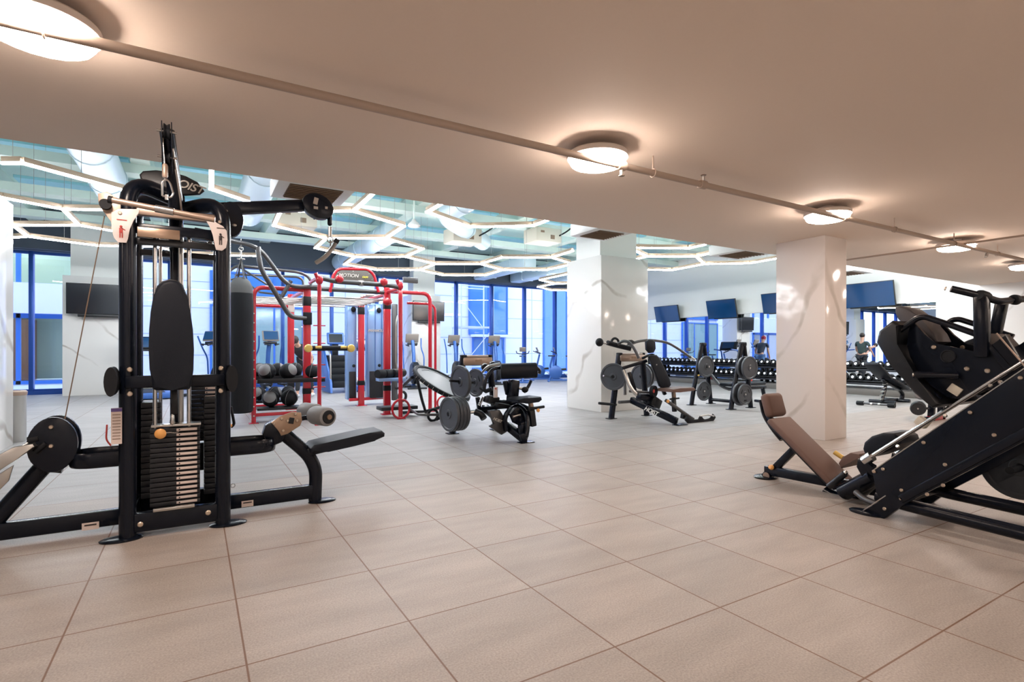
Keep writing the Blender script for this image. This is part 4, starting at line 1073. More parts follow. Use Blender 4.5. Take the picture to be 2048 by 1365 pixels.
# ================================================================== RED TRAINING RIG, BAG, BALLS
def rig():
    t = empty('training_rig', (2.27, 10.1, 0), 'large red steel functional training rig with a lettered arch sign', 'training rig')
    XA, XB, YA, YB_ = 1.59, 2.94, 9.29, 11.0
    H = 2.22
    for x, y, b in ((XA, YA, 1), (XB, YA, 1), (XA, YB_, 0), (XB, YB_, 1)):
        p = MB().bb(x - .06, x + .06, y - .05, y + .05, 0, H, .02).build('post', 'red', t)
        MB().bb(x - .063, x + .063, y - .053, y + .053, 1.87, 2.03, .01).build('post_sleeve', 'black2' if b else 'label', p)
        MB().bb(x - .10, x + .10, y - .09, y + .09, 0, .012, .004).build('base_plate', 'red', p)
        MB().bb(x - .063, x + .063, y - .053, y + .053, .42, .52, .01).build('lower_sleeve', 'rubber', p)
    # front extension uprights (perforated)
    def ladder(x, y, arch_to, r=.035, top=2.2, holes=True, base=True):
        pts = [V((x, y, .0)), V((x, y, top)), V(arch_to)]
        p = MB().tube(pts, r, 14, fil=.16, up=(0, 1, 0)).build('ladder_post', 'red', t)
        if base: MB().bb(x - .07, x + .07, y - .07, y + .07, 0, .01, .003).build('base_plate', 'red', p)
        if holes:
            h = MB()
            for k in range(12): h.lathe([(.011, 0), (.011, .002), (0, .002)], (x, y - r, .12 + k * .145), (0, -1, 0), 8)
            o = h.build('peg_holes', 'lettering', p); o['kind'] = 'stuff'
        return p
    ladder(.79, 9.2, (XA - .06, 9.25, 2.13), top=2.13)
    ladder(.79, 10.95, (XA - .06, 10.95, 1.98), top=1.98)
    f = ladder(1.64, 8.52, (1.64, YA, 2.26), .03, top=2.26, holes=False)
    ladder(2.95, 8.59, (2.95, YA, 2.18), .035, top=2.18, holes=False)
    ladder(3.76, 9.29, (XB + .06, 9.29, 2.19), .035, top=2.19, holes=False)
    ladder(3.96, 9.52, (3.4, 9.52, 2.02), .024, top=2.02, holes=False)
    # pegs on the left front extension
    for z in (1.52, .72, .58, 1.25, .92): MB().cyl((1.55, 8.52, z), (1.73, 8.52, z), .009, 8).build('peg', 'red', t)
    # floor rails
    MB().bar((.79, 9.2, .13), (XA, 9.25, .13), .05, .05).build('floor_rail', 'red', t)
    MB().bar((.79, 10.95, .1), (XA, 10.95, .1), .05, .05).build('floor_rail', 'red', t)
    MB().bar((2.7, 11.0, .13), (3.55, 11.2, .13), .06, .06).build('floor_rail', 'red', t)
    MB().bar((.79, 9.2, .13), (.79, 10.95, .13), .05, .05).build('floor_rail', 'red', t)
    # upper beams
    for y in (YA, YB_):
        MB().tube([(XA, y, 2.12 if y > 10 else 2.17), (XB, y, 2.12 if y > 10 else 2.17)], .04, 12).build('top_beam', 'gunmetal', t)
    for x in (XA, XB):
        MB().tube([(x, YA, 2.14), (x, YB_, 2.14)], .035, 12).build('top_beam', 'red', t)
    MB().tube([(1.64, 8.55, 2.26), (1.9, 8.6, 2.22), (2.75, 8.62, 2.22), (2.95, 8.62, 2.19)], .038, 12, fil=.1).build('pull_up_bar', 'gunmetal', t)
    for x in (1.95, 2.66): MB().ball((x, 8.56, 2.26), .065, (1, .8, 1), 14).build('grip_knob', 'red', t)
    MB().ball((2.86, 9.0, 1.98), .075, (1.1, .8, .9), 14).build('grip_knob', 'red', t)
    MB().ball((2.3, 8.62, 2.22), .05, (1.6, 1, 1), 12).build('bar_sleeve', 'brushed', t)
    for k in range(6):
        y = YA + .2 + k * .27
        MB().cyl((XA, y, 2.05), (XB, y, 2.05), .017, 8).build('monkey_bar', 'brushed', t)
    for k in range(5):
        y = YA + .2 + k * .3
        MB().cyl((.85, y, 2.0), (XA, y, 2.0), .015, 8).build('monkey_bar', 'brushed', t)
    for z in (2.16, 2.05): MB().tube([(XA, YB_ + .02, z), (XA, YB_ + .35, z), (XB, YB_ + .35, z), (XB, YB_ + .02, z)], .018, 8, fil=.08).build('rear_rail', 'brushed', t)
    # corner joints
    for x, y in ((1.64, 8.52), (2.95, 8.62), (XB, YA)):
        MB().ball((x, y, 2.22), .065, (.9, .9, 1.2), 12).build('corner_joint', 'red', t)
        MB().tube([(x, y, 2.18), (x - .06, y - .02, 2.32)], .03, 10).build('corner_horn', 'red', t)
    # dark tube loops on the upper left
    MB().tube([at(455, 545, Y=10.2), at(474, 531, Y=10.2), at(600, 545, Y=10.2), at(621, 556, Y=10.2), at(623, 580, Y=10.2)], .026, 10, fil=.12).build('loop_tube', 'gunmetal', t)
    MB().tube([at(470, 552, Y=10.6), at(478, 549, Y=10.6), at(595, 554, Y=10.6), at(606, 560, Y=10.6), at(608, 580, Y=10.6)], .022, 10, fil=.12).build('loop_tube', 'gunmetal', t)
    MB().tube([at(474, 531, Y=10.2), at(500, 548, Y=10.), at(538, 572, Y=9.8)], .018, 8).build('loop_brace', 'gunmetal', t)
    MB().tube([at(460, 560, Y=10.4), at(478, 556, Y=10.3), at(520, 585, Y=9.9), at(560, 590, Y=9.6)], .016, 8).build('loop_brace', 'gunmetal', t)
    # long bag arm reaching out to the left
    yb = 9.0
    a0 = at(458, 481, Y=yb)
    MB().tube([a0, at(518, 494, Y=yb), at(575, 574, Y=9.15), at(640, 574, Y=9.25)], .034, 14, fil=.2).build('bag_arm', 'gunmetal', t)
    MB().tube([at(516, 494, Y=yb), at(520, 536, Y=yb), at(563, 606, Y=9.15), at(580, 635, Y=9.2), at(612, 637, Y=9.24)], .038, 14, fil=.35).build('bag_arm_brace', 'gunmetal', t)
    MB().cyl(at(582, 562, Y=9.15), at(563, 595, Y=9.15), .032, 10).build('bag_arm_link', 'gunmetal', t)
    MB().bb(XA - .07, XA + .07, YA - .075, YA - .05, at(612, 650, Y=9.24).z, at(612, 625, Y=9.24).z, .01).build('arm_bracket', 'rubber', t)
    # arch sign
    ys = 9.22
    pts = [at(660, 585, Y=ys), at(666, 552, Y=ys), at(676, 538, Y=ys), at(736, 539, Y=ys), at(748, 550, Y=ys), at(757, 585, Y=ys)]
    MB().tube(pts, .026, 12, fil=.12, up=(0, 1, 0)).build('sign_arch', 'red', t)
    pn = MB().prism([at(*q, Y=ys) for q in ((667, 561), (671, 545), (679, 540), (733, 541), (744, 551), (749, 565), (735, 566), (712, 562), (690, 560))], (0, .02, 0), .004).build('sign_panel', 'signgrey', t)
    text('lettering', 'MOTION', .082, at(697, 551.5, Y=ys - .018), (1, 0, 0.01), (0, 0, 1), 'lettering', pn, .002, .25, 1.0)
    text('lettering', 'cage', .06, at(730, 554, Y=ys - .018), (1, 0, 0.01), (0, 0, 1), 'yellowlet', pn, .002, .3, .95)
    b = MB()
    for q in ((671, 556), (676, 545), (706, 543), (738, 548), (744, 560)): b.ball(at(*q, Y=ys - .014), .008, n=8)
    b.build('bolts', 'brushed', pn)
    # yellow ended grip bar on the left extension
    z = at(640, 697, Y=8.45).z
    g = MB().tube([(1.47, 8.43, z), (2.08, 8.43, z)], .04, 14).build('grip_beam', 'rubber', t)
    for x in (1.46, 2.09): MB().lathe([(0, -.035), (.05, -.035), (.062, 0), (.05, .035), (.02, .04), (0, .04)], (x, 8.40, z), (0, -1, 0), 18).build('yellow_end', 'yellow', g)
    for x in (1.56, 1.93): MB().tube([(x, 8.40, z + .015), (x + .09, 8.40, z + .015)], .022, 10).build('yellow_band', 'yellow', g)
    # shelves
    for z, y, nm in ((.66, 9.35, 0), (.66, 10.3, 1)):
        MB().bb(.84, 1.86, y - .16, y + .16, z - .04, z, .01).build('ball_shelf', 'black2', t)
        MB().bb(.84, 1.86, y - .17, y - .155, z - .04, z + .03, .004).build('shelf_lip', 'black2', t)
    for z, y in ((.23, 9.35), (.28, 10.1)):
        MB().bb(.84, 1.5, y - .16, y + .16, z - .04, z, .01).build('ball_shelf', 'black2', t)
    MB().bb(2.72, 3.2, 9.02, 9.24, .60, .66, .01).build('roller_shelf', 'shroud', t)
    MB().bb(2.66, 3.3, 8.7, 9.0, .13, .19, .01).build('roller_shelf', 'stack', t)
    # ring foot at the right front
    MB().torus((2.95, 8.57, .165), (0.12, -1, 0), .155, .02, 30, 10).build('ring_foot', 'red', t)
    MB().torus((3.98, 9.2, .16), (0.12, -1, 0), .12, .018, 26, 8).build('ring_foot', 'red', t)
    MB().tube([(2.89, 8.55, 1.72), (2.84, 8.5, 1.6), (2.84, 8.5, .95), (2.89, 8.55, .82)], .012, 8, fil=.06).build('wall_grip', 'brushed', t)
    # cable columns with shrouds at the back
    for (x0, x1, m_) in ((2.68, 2.88, 1), (3.1, 3.52, 2)):
        c = MB().bb(x0, x1, 11.1, 11.32, .12, 2.12, .03).build('cable_column', 'shroud', t)
        for x in ((x0 + x1) / 2 - .05, (x0 + x1) / 2 + .09): 
            if x1 - x0 > .3: MB().bb(x - .006, x + .006, 11.092, 11.1, .6, 2.1).build('shroud_seam', 'bluemetal', c)
        MB().bb(x0 + .04, x1 - .03, 11.06, 11.11, .14, .70, .008).build('stack_window', 'stack', c)
        MB().ball(((x0 + x1) / 2 + .02, 11.06, 1.98), .05, (1, .6, 1.2), 12).build('pulley_head', 'rubber', c)
        MB().ball(((x0 + x1) / 2 + .02, 11.03, .82), .035, n=10).build('handle', 'rubber', c)
        if m_ == 2: text('lettering', 'PARAMOUNT', .075, (3.31, 11.088, 1.55), (1, 0, 0), (0, 0, 1), 'lettering', c, .004, .35, .85)
    MB().bb(3.5, 3.62, 10.7, 10.78, .1, 2.1, .02).build('side_column', 'gunmetal', t)
    MB().bar(at(835, 562, Y=9.29) , at(806, 560, Y=9.29), .06, .10).build('upper_shroud', 'gunmetal', t)
    for k in range(3): MB().box((3.1, 11.0 - k * .2, 2.24), (.35, .05, .04), None, .01).build('roof_slat', 'brushed', t)
    return t
rig()
# heavy bag
bx, by = .60, 9.0
b = empty('punching_bag', (bx, by, .2), 'long black punching bag with grey canvas top hanging left of the red rig', 'punching bag')
MB().lathe([(0, .20), (.14, .20), (.165, .23), (.172, .4), (.172, 1.8), (.165, 2.0)], (bx, by, 0), n=30).build('body', 'rubber', b)
MB().lathe([(.166, 2.0), (.16, 2.1), (.12, 2.19), (.06, 2.24), (0, 2.25)], (bx, by, 0), n=16).build('canvas_top', 'canvas', b)
tp = V((bx, by, 2.52))
for k in range(4):
    a = k * PI / 2 + .4
    MB().bar((bx + .13 * math.cos(a), by + .13 * math.sin(a), 2.1), tp, .028, .006).build('hanging_strap', 'canvas', b)
MB().cyl(tp, (bx, by, 2.66), .01, 8).torus(tp + V((0, 0, .15)), (0, 1, 0), .03, .006, 14, 6).torus(tp, (0, 0, 1), .05, .008, 16, 6).build('swivel', 'brushed', b)
h = MB()
for k in range(4): h.torus((bx, by, 2.70 + k * .035), (k % 2, 1 - k % 2, 0), .016, .004, 10, 5)
h.build('chain', 'brushed', b)['kind'] = 'stuff'

# medicine balls on the rig shelves
def med_ball(r, label='x'):
    o = empty('medicine_ball', (0, 0, 0), label, 'medicine ball')
    MB().ball((0, 0, 0), r, n=26).build('ball_shell', 'rubber', o)
    MB().torus((0, 0, 0), (1, .3, .2), r * 1.0, r * .025, 30, 6).build('seam_band', 'grey', o)
    MB().lathe([(r * .72, r * .715), (r * .55, r * .85), (r * .3, r * .965), (0, r * 1.008)], (0, 0, 0), (-.5, -.8, .35), 20).build('grey_panel', 'grey', o)
    return o
mb0 = med_ball(.135); first = True; n_ = 0
def put_ball(x, y, z, s, rz, label, grp='medicine balls on the rig shelves'):
    global first
    if first: o = mb0; first = False
    else: o = copy_tree(mb0, (0, 0, 0))
    o.location = (x, y, z + .135 * s + .001); o.scale = (s, s, s); o.rotation_euler = (0, 0, rz); o['label'] = label; o['group'] = grp
up = [(1.00, 9.36, 1.0), (1.31, 9.33, 1.0), (1.66, 9.30, .98)]
for k, (x, y, s) in enumerate(up): put_ball(x, y + .02, .66, s, k * 1.3, 'black and grey medicine ball, %s from left on the upper front rig shelf' % ORD[k])
for k, x in enumerate((.98, 1.27, 1.56)): put_ball(x, 10.3, .66, .95, k + .7, 'black medicine ball, %s from left on the upper rear rig shelf' % ORD[k])
for k, x in enumerate((1.05, 1.33)): put_ball(x, 9.36, .23, .98, k * 2. + .3, 'medicine ball on the lower front rig shelf, %s from left' % ORD[k])
for k, x in enumerate((.95, 1.2, 1.42)): put_ball(x, 10.1, .28, .85, k * 1.9, 'small medicine ball on the lower rear rig shelf, %s from left' % ORD[k])
put_ball(1.72, 9.0, -.001, .9, 2.2, 'medicine ball lying on the floor at the foot of the left rig post')
# foam rollers on the right shelf
for k, (x, y) in enumerate(((2.80, 9.06), (2.95, 9.14), (3.12, 9.2))):
    o = MB().lathe([(.03, -.15), (.07, -.15), (.075, -.14), (.075, .14), (.07, .15), (.03, .15)], (x, y, .735), (.9, .6, 0), 22).build('foam_roller', 'rubber')
    tag(o, 'dark foam roller on the blue shelf right of the rig, %s from the left' % ORD[k], 'foam roller', 'foam rollers on the rig shelf')

# ================================================================== REBOUNDER
def rebounder():
    c = at(884, 767, Y=7.75)
    t = empty('rebounder', (c.x, c.y, 0), 'tilted round trampoline rebounder with grey mesh on a black stand', 'rebounder')
    n = V((-.42, -.62, .66)).normalized() if False else V((.33, -.36, .80)).normalized()
    R = .47
    MB().torus(c, n, R, .035, 44, 12).build('rim', 'rubber', t)
    MB().lathe([(R - .12, 0), (0, .002)], c, n, 40).build('mesh', 'trampmesh', t)
    MB().lathe([(R - .005, .012), (R - .10, .016), (R - .10, .008), (R - .005, .0)], c, n, 40).build('spring_cover', 'black2', t)
    u, v, w = frame_of(n)
    h = MB()
    for k in range(36):
        a = 2 * PI * k / 36; e = u * math.cos(a) + v * math.sin(a)
        h.bar(c + e * (R + .02) + n * .02, c + e * (R + .035) - n * .03, .02, .004, bev=0)
    h.build('cord_loops', 'brushed', t)['kind'] = 'stuff'
    z = V((0, 0, 1))
    f1, f2, f3 = at(853, 830, Z=.02), at(812, 828, Z=.02), at(790, 805, Z=.02)
    lo = c + V((-.34, -.05, -.20))
    for p, q in ((c + V((-.4, .05, .12)), V((f1.x, f1.y, .02))), (c + V((.2, .1, -.35)), V((f1.x - .25, f1.y + .55, .02))), (c + V((-.45, .1, .1)), V((f3.x, f3.y, .3))), (c + V((.25, -.1, -.3)), V((c.x - .1, c.y, .06)))):
        MB().tube([p, (p + q) / 2 + V((0, 0, -.05)), q], .024, 10, fil=.1).build('leg', 'rubber', t)
    MB().tube([V((f3.x, f3.y, .08)), V((c.x - .35, c.y + .1, .14)), V((c.x + .15, c.y, .12)), V((c.x + .35, c.y + .2, .22))], .02, 10, fil=.12).build('floor_tube', 'gunmetal', t)
    MB().torus((c.x - .05, c.y + .25, .1), (0.2, -1, 0), .09, .022, 22, 8).build('wheel', 'rubber', t)
    MB().torus((f3.x + .2, f3.y + .1, .13), (0.4, -1, 0), .10, .03, 22, 8).build('wheel', 'rubber', t)
rebounder()
# ================================================================== PLATE LOADED MACHINES
def aframe_rear(t, x0, x1, y, h=1.06, bronze=True):
    xi0, xi1 = x0 + .16, x1 - .13
    for a, b_ in ((x0, xi0), (x1, xi1)):
        MB().tube([(a, y, .0), (b_, y - .02, h)], (.045, .055), 16, up=(0, 1, 0)).build('upright', 'black', t)
        MB().bb(a - .08, a + .08, y - .06, y + .06, 0, .012, .004).build('foot_plate', 'black', t)
        MB().lathe([(.05, 0), (.052, .01), (.04, .02), (0, .02)], (b_, y - .02, h), n=16, sc=(1, 1.1)).build('upright_cap', 'rubber', t)
    MB().bb(xi0 - .03, xi1 + .03, y - .09, y + .05, h - .13, h - .01, .03).build('name_bracket', 'tan', t)
    MB().bb(xi0 + .03, xi1 - .03, y - .07, y + .04, h - .01, h + .015, .01).build('top_tray', 'label', t)
    MB().box(((xi0 + xi1) / 2, y - .093, h - .06), (.10, .004, .03)).build('bracket_mark', 'bronze', t)

def curl_machine():
    t = empty('arm_curl_machine', (3.42, 6.2, 0), 'black plate loaded arm curl machine with a padded roll, left of the big marble column', 'gym machine')
    Y0 = 6.69
    aframe_rear(t, 3.03, 3.72, Y0, 1.06)
    XC = 3.5
    def S(px, py, x=XC): return at(px, py, X=x)
    # arm pad: horizontal roll
    a, b_ = at(1003, 743, Y=5.95), at(1072, 741, Y=5.75)
    MB().tube([a, b_], (.085, .10), 28, up=(0, 0, 1)).build('arm_pad', 'vinyl', t)
    for p, q in ((a, b_), (b_, a)):
        MB().lathe([(.098, 0), (.09, .012), (0, .014)], p, p - q, 26).build('pad_end', 'rubber', t)
    mid = at(1028, 760, Y=5.9)
    MB().bar(mid, at(1024, 805, Y=5.9), .12, .13, up=(0, 1, 0), bev=.02).build('pad_column', 'black', t)
    MB().bar(at(1010, 762, Y=5.95), at(1016, 790, Y=5.95), .06, .06, up=(0, 1, 0), bev=.015).build('pad_column', 'black', t)
    # curved handle arms either side
    for pts in ([(1000, 736), (985, 738), (972, 755), (968, 780)], [(1072, 735), (1080, 742), (1078, 748)], [(1062, 762), (1056, 775), (1048, 785)]):
        MB().tube([at(*q, Y=5.95) for q in pts], .022, 12, fil=.08).build('handle_arm', 'black', t)
    MB().tube([at(962, 776, Y=6.1), at(972, 783, Y=6.0), at(984, 778, Y=5.95)], .028, 12).build('hand_grip', 'rubber', t)
    MB().tube([at(1026, 771, Y=5.9), at(1040, 777, Y=5.85), at(1056, 780, Y=5.8)], .02, 12).build('hand_grip', 'brushed', t)
    MB().ball(at(1050, 780, Y=5.8), .04, (1.2, 1, 1), 12).build('grip_end', 'rubber', t)
    MB().tube([at(965, 745, Y=6.3), at(975, 733, Y=6.2), at(1000, 728, Y=6.1)], .018, 10, fil=.08).build('linkage', 'brushed', t)
    for q, r in (((970, 735), .05), ((985, 730), .045)): MB().lathe([(0, -.03), (r, -.03), (r, .03), (0, .03)], at(*q, Y=6.3), (.3, 1, .2), 18).build('pivot_hub', 'black2', t)
    MB().box(at(991, 785, Y=6.05), (.05, .04, .14), None, .006).build('selector_plate', 'decal', t)
    MB().cyl(at(992, 777, Y=6.0), at(991, 779, Y=6.0), .012, 8).build('selector_pin', 'redink', t)
    # rocking lower frame
    MB().bar(at(968, 815, Y=6.5), at(1050, 880, Y=5.62), .10, .09, bev=.015).build('main_beam', 'black', t)
    f = at(1052, 886, Z=.0)
    MB().bb(f.x - .10, f.x + .10, f.y - .05, f.y + .05, 0, .012, .004).build('foot_plate', 'black', t)
    MB().bar(V((f.x, f.y + .03, .01)), at(1043, 868, Y=5.62), .08, .07, bev=.01).build('front_foot', 'black', t)
    MB().prism([at(*q, Y=5.95) for q in ((976, 822), (998, 820), (1014, 845), (1012, 864), (1002, 870), (990, 862), (978, 853), (988, 848))], (0, .05, 0), .006).build('side_plate', 'gunmetal', t)
    pl = kids(t)[-1]
    a, b_ = at(984, 838, Y=5.92), at(1008, 848, Y=5.92); u = (b_ - a).normalized()
    text('lettering', 'HOIST', .05, at(995, 841, Y=5.915), u, (-u.z, 0, u.x), 'lettering', pl, .002, .25, .9)
    MB().tube([at(1012, 862, Y=5.9), at(1008, 838, Y=5.9), at(1018, 820, Y=5.9), at(1036, 812, Y=5.85)], (.028, .05), 12, fil=.12, up=(0, 1, 0)).build('rocker_arm', 'black', t)
    MB().prism([at(*q, Y=5.8) for q in ((1018, 828), (1030, 815), (1050, 818), (1058, 832), (1054, 862), (1046, 872), (1036, 866), (1040, 850), (1026, 846))], (0, .06, 0), .012).build('rocker_plate', 'black', t)
    MB().tube([at(1036, 812, Y=5.85), at(1052, 824, Y=5.7), at(1056, 850, Y=5.62), at(1052, 874, Y=5.6)], .032, 12, fil=.12).build('rocker_arm', 'black', t)
    MB().cyl(at(1026, 834, Y=5.75), at(1040, 830, Y=5.75), .02, 10).build('rocker_axle', 'chrome', t)
    MB().tube([at(968, 798, Y=6.3), at(990, 806, Y=6.2), at(1030, 806, Y=6.), at(1062, 822, Y=5.8)], .04, 12, fil=.15).build('seat_link', 'black', t)
    MB().box(at(985, 800, Y=6.15), (.16, .12, .10), roty(.2), .02).build('pivot_box', 'black2', t)
    MB().box(at(1005, 812, Y=6.0), (.2, .1, .06), roty(.2), .015).build('pivot_box', 'rubber', t)
    MB().bar(at(962, 818, Y=6.4), at(1035, 812, Y=6.0), .05, .05).build('cross_link', 'black', t)
    MB().bar(at(955, 795, Y=6.5), at(960, 830, Y=6.5), .05, .05).build('rear_link', 'black', t)
    MB().cyl(at(958, 812, Y=6.4), at(966, 795, Y=6.4), .02, 10).build('shock_rod', 'chrome', t)
    # seat with post
    so = [at(*q, Y=5.55) for q in ((1036, 806), (1036, 800), (1048, 797), (1066, 796), (1082, 794), (1084, 800), (1078, 805), (1055, 808))]
    MB().prism([p + V((.0, .14, 0)) for p in so], (0, .30, 0), .015, 3).build('seat', 'vinyl', t)
    MB().bar(at(1061, 806, Y=5.68), at(1064, 822, Y=5.68), .05, .05, up=(0, 1, 0)).build('seat_post', 'tan', t)
    MB().bar(at(1062, 820, Y=5.68), at(1066, 853, Y=5.68), .075, .075, up=(0, 1, 0), bev=.01).build('seat_sleeve', 'black2', t)
    MB().lathe([(0, 0), (.02, 0), (.024, .02), (.012, .03), (0, .03)], at(1075, 821, Y=5.62), (0, -1, 0), 12).build('adjuster_knob', 'amber', t)
    MB().cyl(at(1056, 819, Y=5.62), at(1088, 814, Y=5.62), .018, 10).build('foot_peg', 'rubber', t)
    MB().cyl(at(1040, 850, Y=5.68), at(1052, 845, Y=5.68), .03, 10).box(at(1044, 862, Y=5.66), (.08, .05, .16), roty(-.2), .01).build('shock_housing', 'black', t)
    # pegs
    MB().cyl(at(900, 762, Y=6.4), at(946, 766, Y=6.6), .016, 10).build('plate_peg', 'rubber', t)
    MB().cyl(at(898, 829, Y=6.35), at(952, 824, Y=6.25), .025, 12).build('lever_peg', 'brushed', t)
    MB().tube([at(950, 824, Y=6.25), at(962, 828, Y=6.2), at(968, 838, Y=6.15)], .045, 12, fil=.05).build('lever_hub', 'black2', t)
curl_machine()
put_plate(PL, at(921, 765, Y=6.45), .15, 'large iron plate on the upper left peg of the arm curl machine')
put_plate(PL, at(899, 829, Y=6.35), .15, 'outermost large plate at the lower left of the arm curl machine')
for k, dxx in enumerate((.055, .105, .155)):
    put_plate(PL, at(899, 829, Y=6.35) + V((dxx, dxx * .15, 0)), .15, 'large plate of the lower stack on the arm curl machine, %s behind the outermost one' % ORD[k])
put_plate(PLG, at(951, 766, Y=6.75), .15, 'lighter grey plate behind the upright of the arm curl machine')

def press_machine():
    t = empty('shoulder_press', (6.36, 6.2, 0), 'black plate loaded seated press machine with head rest in front of the big marble column', 'gym machine')
    Y0 = 6.78
    aframe_rear(t, 5.96, 6.77, Y0, 1.08)
    def S(px, py, y=6.3): return at(px, py, Y=y)
    # press arms
    MB().tube([S(1232, 692, 6.6), S(1245, 682, 6.5), S(1258, 684, 6.4), S(1270, 700, 6.3), S(1278, 717, 6.25)], .024, 12, fil=.12).build('press_arm', 'gunmetal', t)
    MB().tube([S(1255, 692, 6.9), S(1275, 683, 6.9), S(1300, 680, 6.85), S(1335, 685, 6.8), S(1360, 700, 6.75), S(1383, 717, 6.7)], .024, 12, fil=.3).build('press_arm', 'gunmetal', t)
    MB().cyl(S(1380, 715, 6.7), S(1388, 720, 6.7), .03, 12).build('arm_end', 'chrome', t)
    MB().tube([S(1215, 686, 6.6), S(1240, 693, 6.6), S(1262, 698, 6.5)], .04, 14, fil=.1).build('hand_grip', 'rubber', t)
    MB().ball(S(1199, 685, 6.6), .065, (1.0, 1, 1.05), 18).build('counterweight_knob', 'rubber', t)
    MB().cyl(S(1199, 685, 6.6), S(1217, 688, 6.6), .016, 10).build('knob_rod', 'chrome', t)
    MB().torus(S(1230, 687, 6.6), (0, 1, 0), .08, .02, 20, 8, .2, 3.1).build('grip_loop', 'rubber', t)
    MB().prism([S(*q, 6.7) for q in ((1252, 681), (1262, 680), (1270, 685), (1258, 690))], (0, .05, 0), .004).build('pivot_ear', 'black2', t)
    # head rest and back pad
    MB().prism([S(*q, 6.35) for q in ((1291, 684), (1296, 680), (1304, 680), (1309, 684), (1310, 698), (1306, 706), (1298, 707), (1292, 700))], (.02, .07, 0), .018, 3).build('head_rest', 'vinyl', t)
    bp = [(1296, 714), (1300, 710), (1312, 710), (1318, 716), (1338, 758), (1341, 770), (1336, 776), (1324, 777), (1318, 773), (1300, 722)]
    MB().prism([S(*q, 6.15) for q in bp], (.03, .07, 0), .02, 3).build('back_pad', 'vinyl', t)
    MB().lathe([(.014, 0), (.012, .006), (0, .008)], S(1313, 730, 6.11), (0, -1, 0), 12).build('pad_badge', 'chrome', t)
    MB().tube([S(1285, 717, 6.25), S(1297, 711, 6.25), S(1308, 709, 6.22), S(1312, 720, 6.22)], .02, 10, fil=.06).build('pad_frame', 'black', t)
    MB().bar(S(1245, 737, 6.5), S(1294, 722, 6.3), .05, .05).build('back_link', 'black', t)
    MB().bar(S(1302, 720, 6.27), S(1330, 790, 6.2), .06, .05, bev=.01).build('back_spine', 'black', t)
    # seat
    so = [(1330, 778), (1345, 776), (1372, 774), (1376, 778), (1374, 781), (1345, 784), (1330, 784)]
    MB().prism([S(*q, 6.0) for q in so], (0, .32, 0), .012, 3).build('seat', 'brown', t)
    MB().bar(S(1347, 784, 6.05), S(1348, 798, 6.05), .05, .05, up=(0, 1, 0)).build('seat_post', 'tan', t)
    MB().bar(S(1347, 796, 6.05), S(1349, 824, 6.0), .06, .06, up=(0, 1, 0), bev=.01).build('seat_sleeve', 'black2', t)
    MB().cyl(S(1340, 799, 6.0), S(1358, 797, 6.0), .014, 8).build('seat_lever', 'rubber', t)
    # lower beams
    f = at(1360, 851, Z=0.)
    bm_ = MB().bar(S(1262, 800, 6.6), V((f.x, f.y + .06, .05)), .085, .11, bev=.02).build('main_beam', 'black', t)
    MB().bb(f.x - .11, f.x + .11, f.y - .06, f.y + .06, 0, .012, .004).build('foot_plate', 'black', t)
    A = S(1262, 800, 6.6); B = V((f.x, f.y + .06, .05)); u = (B - A).normalized(); w_ = V((-1, -.6, .2)).normalized()
    nrm = (w_ - u * w_.dot(u)).normalized(); vv = nrm.cross(u).normalized()
    if vv.z < 0: vv = -vv
    text('lettering', 'HOIST', .095, at(1302, 823, Y=6.12) + nrm * .0 , (B - A).normalized(), vv, 'lettering', bm_, .004, .25, .95)
    MB().bar(S(1330, 800, 6.1), S(1388, 840, 5.75), .05, .055, bev=.012).build('foot_beam', 'gunmetal', t)
    for pts in ([(1372, 836), (1382, 846), (1398, 845), (1405, 838)], [(1398, 838), (1408, 846), (1422, 842), (1428, 832)]):
        MB().tube([at(*q, Y=5.75) for q in pts], (.018, .05), 10, fil=.06).build('foot_rest', 'rubber', t)
    MB().tube([at(1400, 833, Y=5.75), at(1415, 830, Y=5.72), at(1428, 833, Y=5.7)], .012, 8).build('foot_rail', 'brushed', t)
    MB().box(at(1367, 832, Y=5.9), (.08, .06, .10), roty(.3), .01).build('beam_clamp', 'black2', t)
    MB().lathe([(0, 0), (.024, 0), (.028, .015), (.012, .025), (0, .025)], at(1335, 803, Y=5.98), (0, -1, 0), 12).build('adjuster_knob', 'amber', t)
    # rocker linkages
    MB().tube([S(1247, 740, 6.5), S(1262, 780, 6.4), S(1285, 800, 6.3)], .03, 10, fil=.2).build('rocker_link', 'brushed', t)
    MB().tube([S(1244, 735, 6.6), S(1250, 765, 6.55), S(1250, 790, 6.5)], .024, 10, fil=.2).build('rocker_link', 'gunmetal', t)
    MB().bar(S(1258, 745, 6.55), S(1272, 790, 6.5), .05, .06).build('rocker_link', 'black', t)
    MB().lathe([(0, -.03), (.09, -.03), (.095, 0), (.09, .03), (0, .03)], S(1307, 783, 6.2), (.3, -1, 0), 24).build('rocker_wheel', 'rubber', t)
    MB().lathe([(.03, 0), (.028, .01), (0, .01)], S(1307, 783, 6.16), (.3, -1, 0), 14).build('wheel_hub', 'redink', t)
    MB().bar(S(1258, 783, 6.5), S(1300, 786, 6.3), .04, .04).build('cross_link', 'gunmetal', t)
    MB().box(S(1290, 795, 6.3), (.3, .12, .12), roty(.1), .02).build('pivot_box', 'black', t)
    MB().box(S(1310, 805, 6.25), (.22, .1, .16), roty(.5), .02).build('pivot_box', 'black2', t)
    MB().cyl(S(1238, 805, 6.6), S(1270, 803, 6.6), .026, 10).build('lever_peg', 'gunmetal', t)
    MB().cyl(S(1198, 807, 6.7), S(1232, 810, 6.75), .022, 12).build('plate_peg', 'rubber', t)
    MB().cyl(S(1207, 752, 6.7), S(1232, 757, 6.75), .016, 10).build('plate_peg', 'chrome', t)
press_machine()
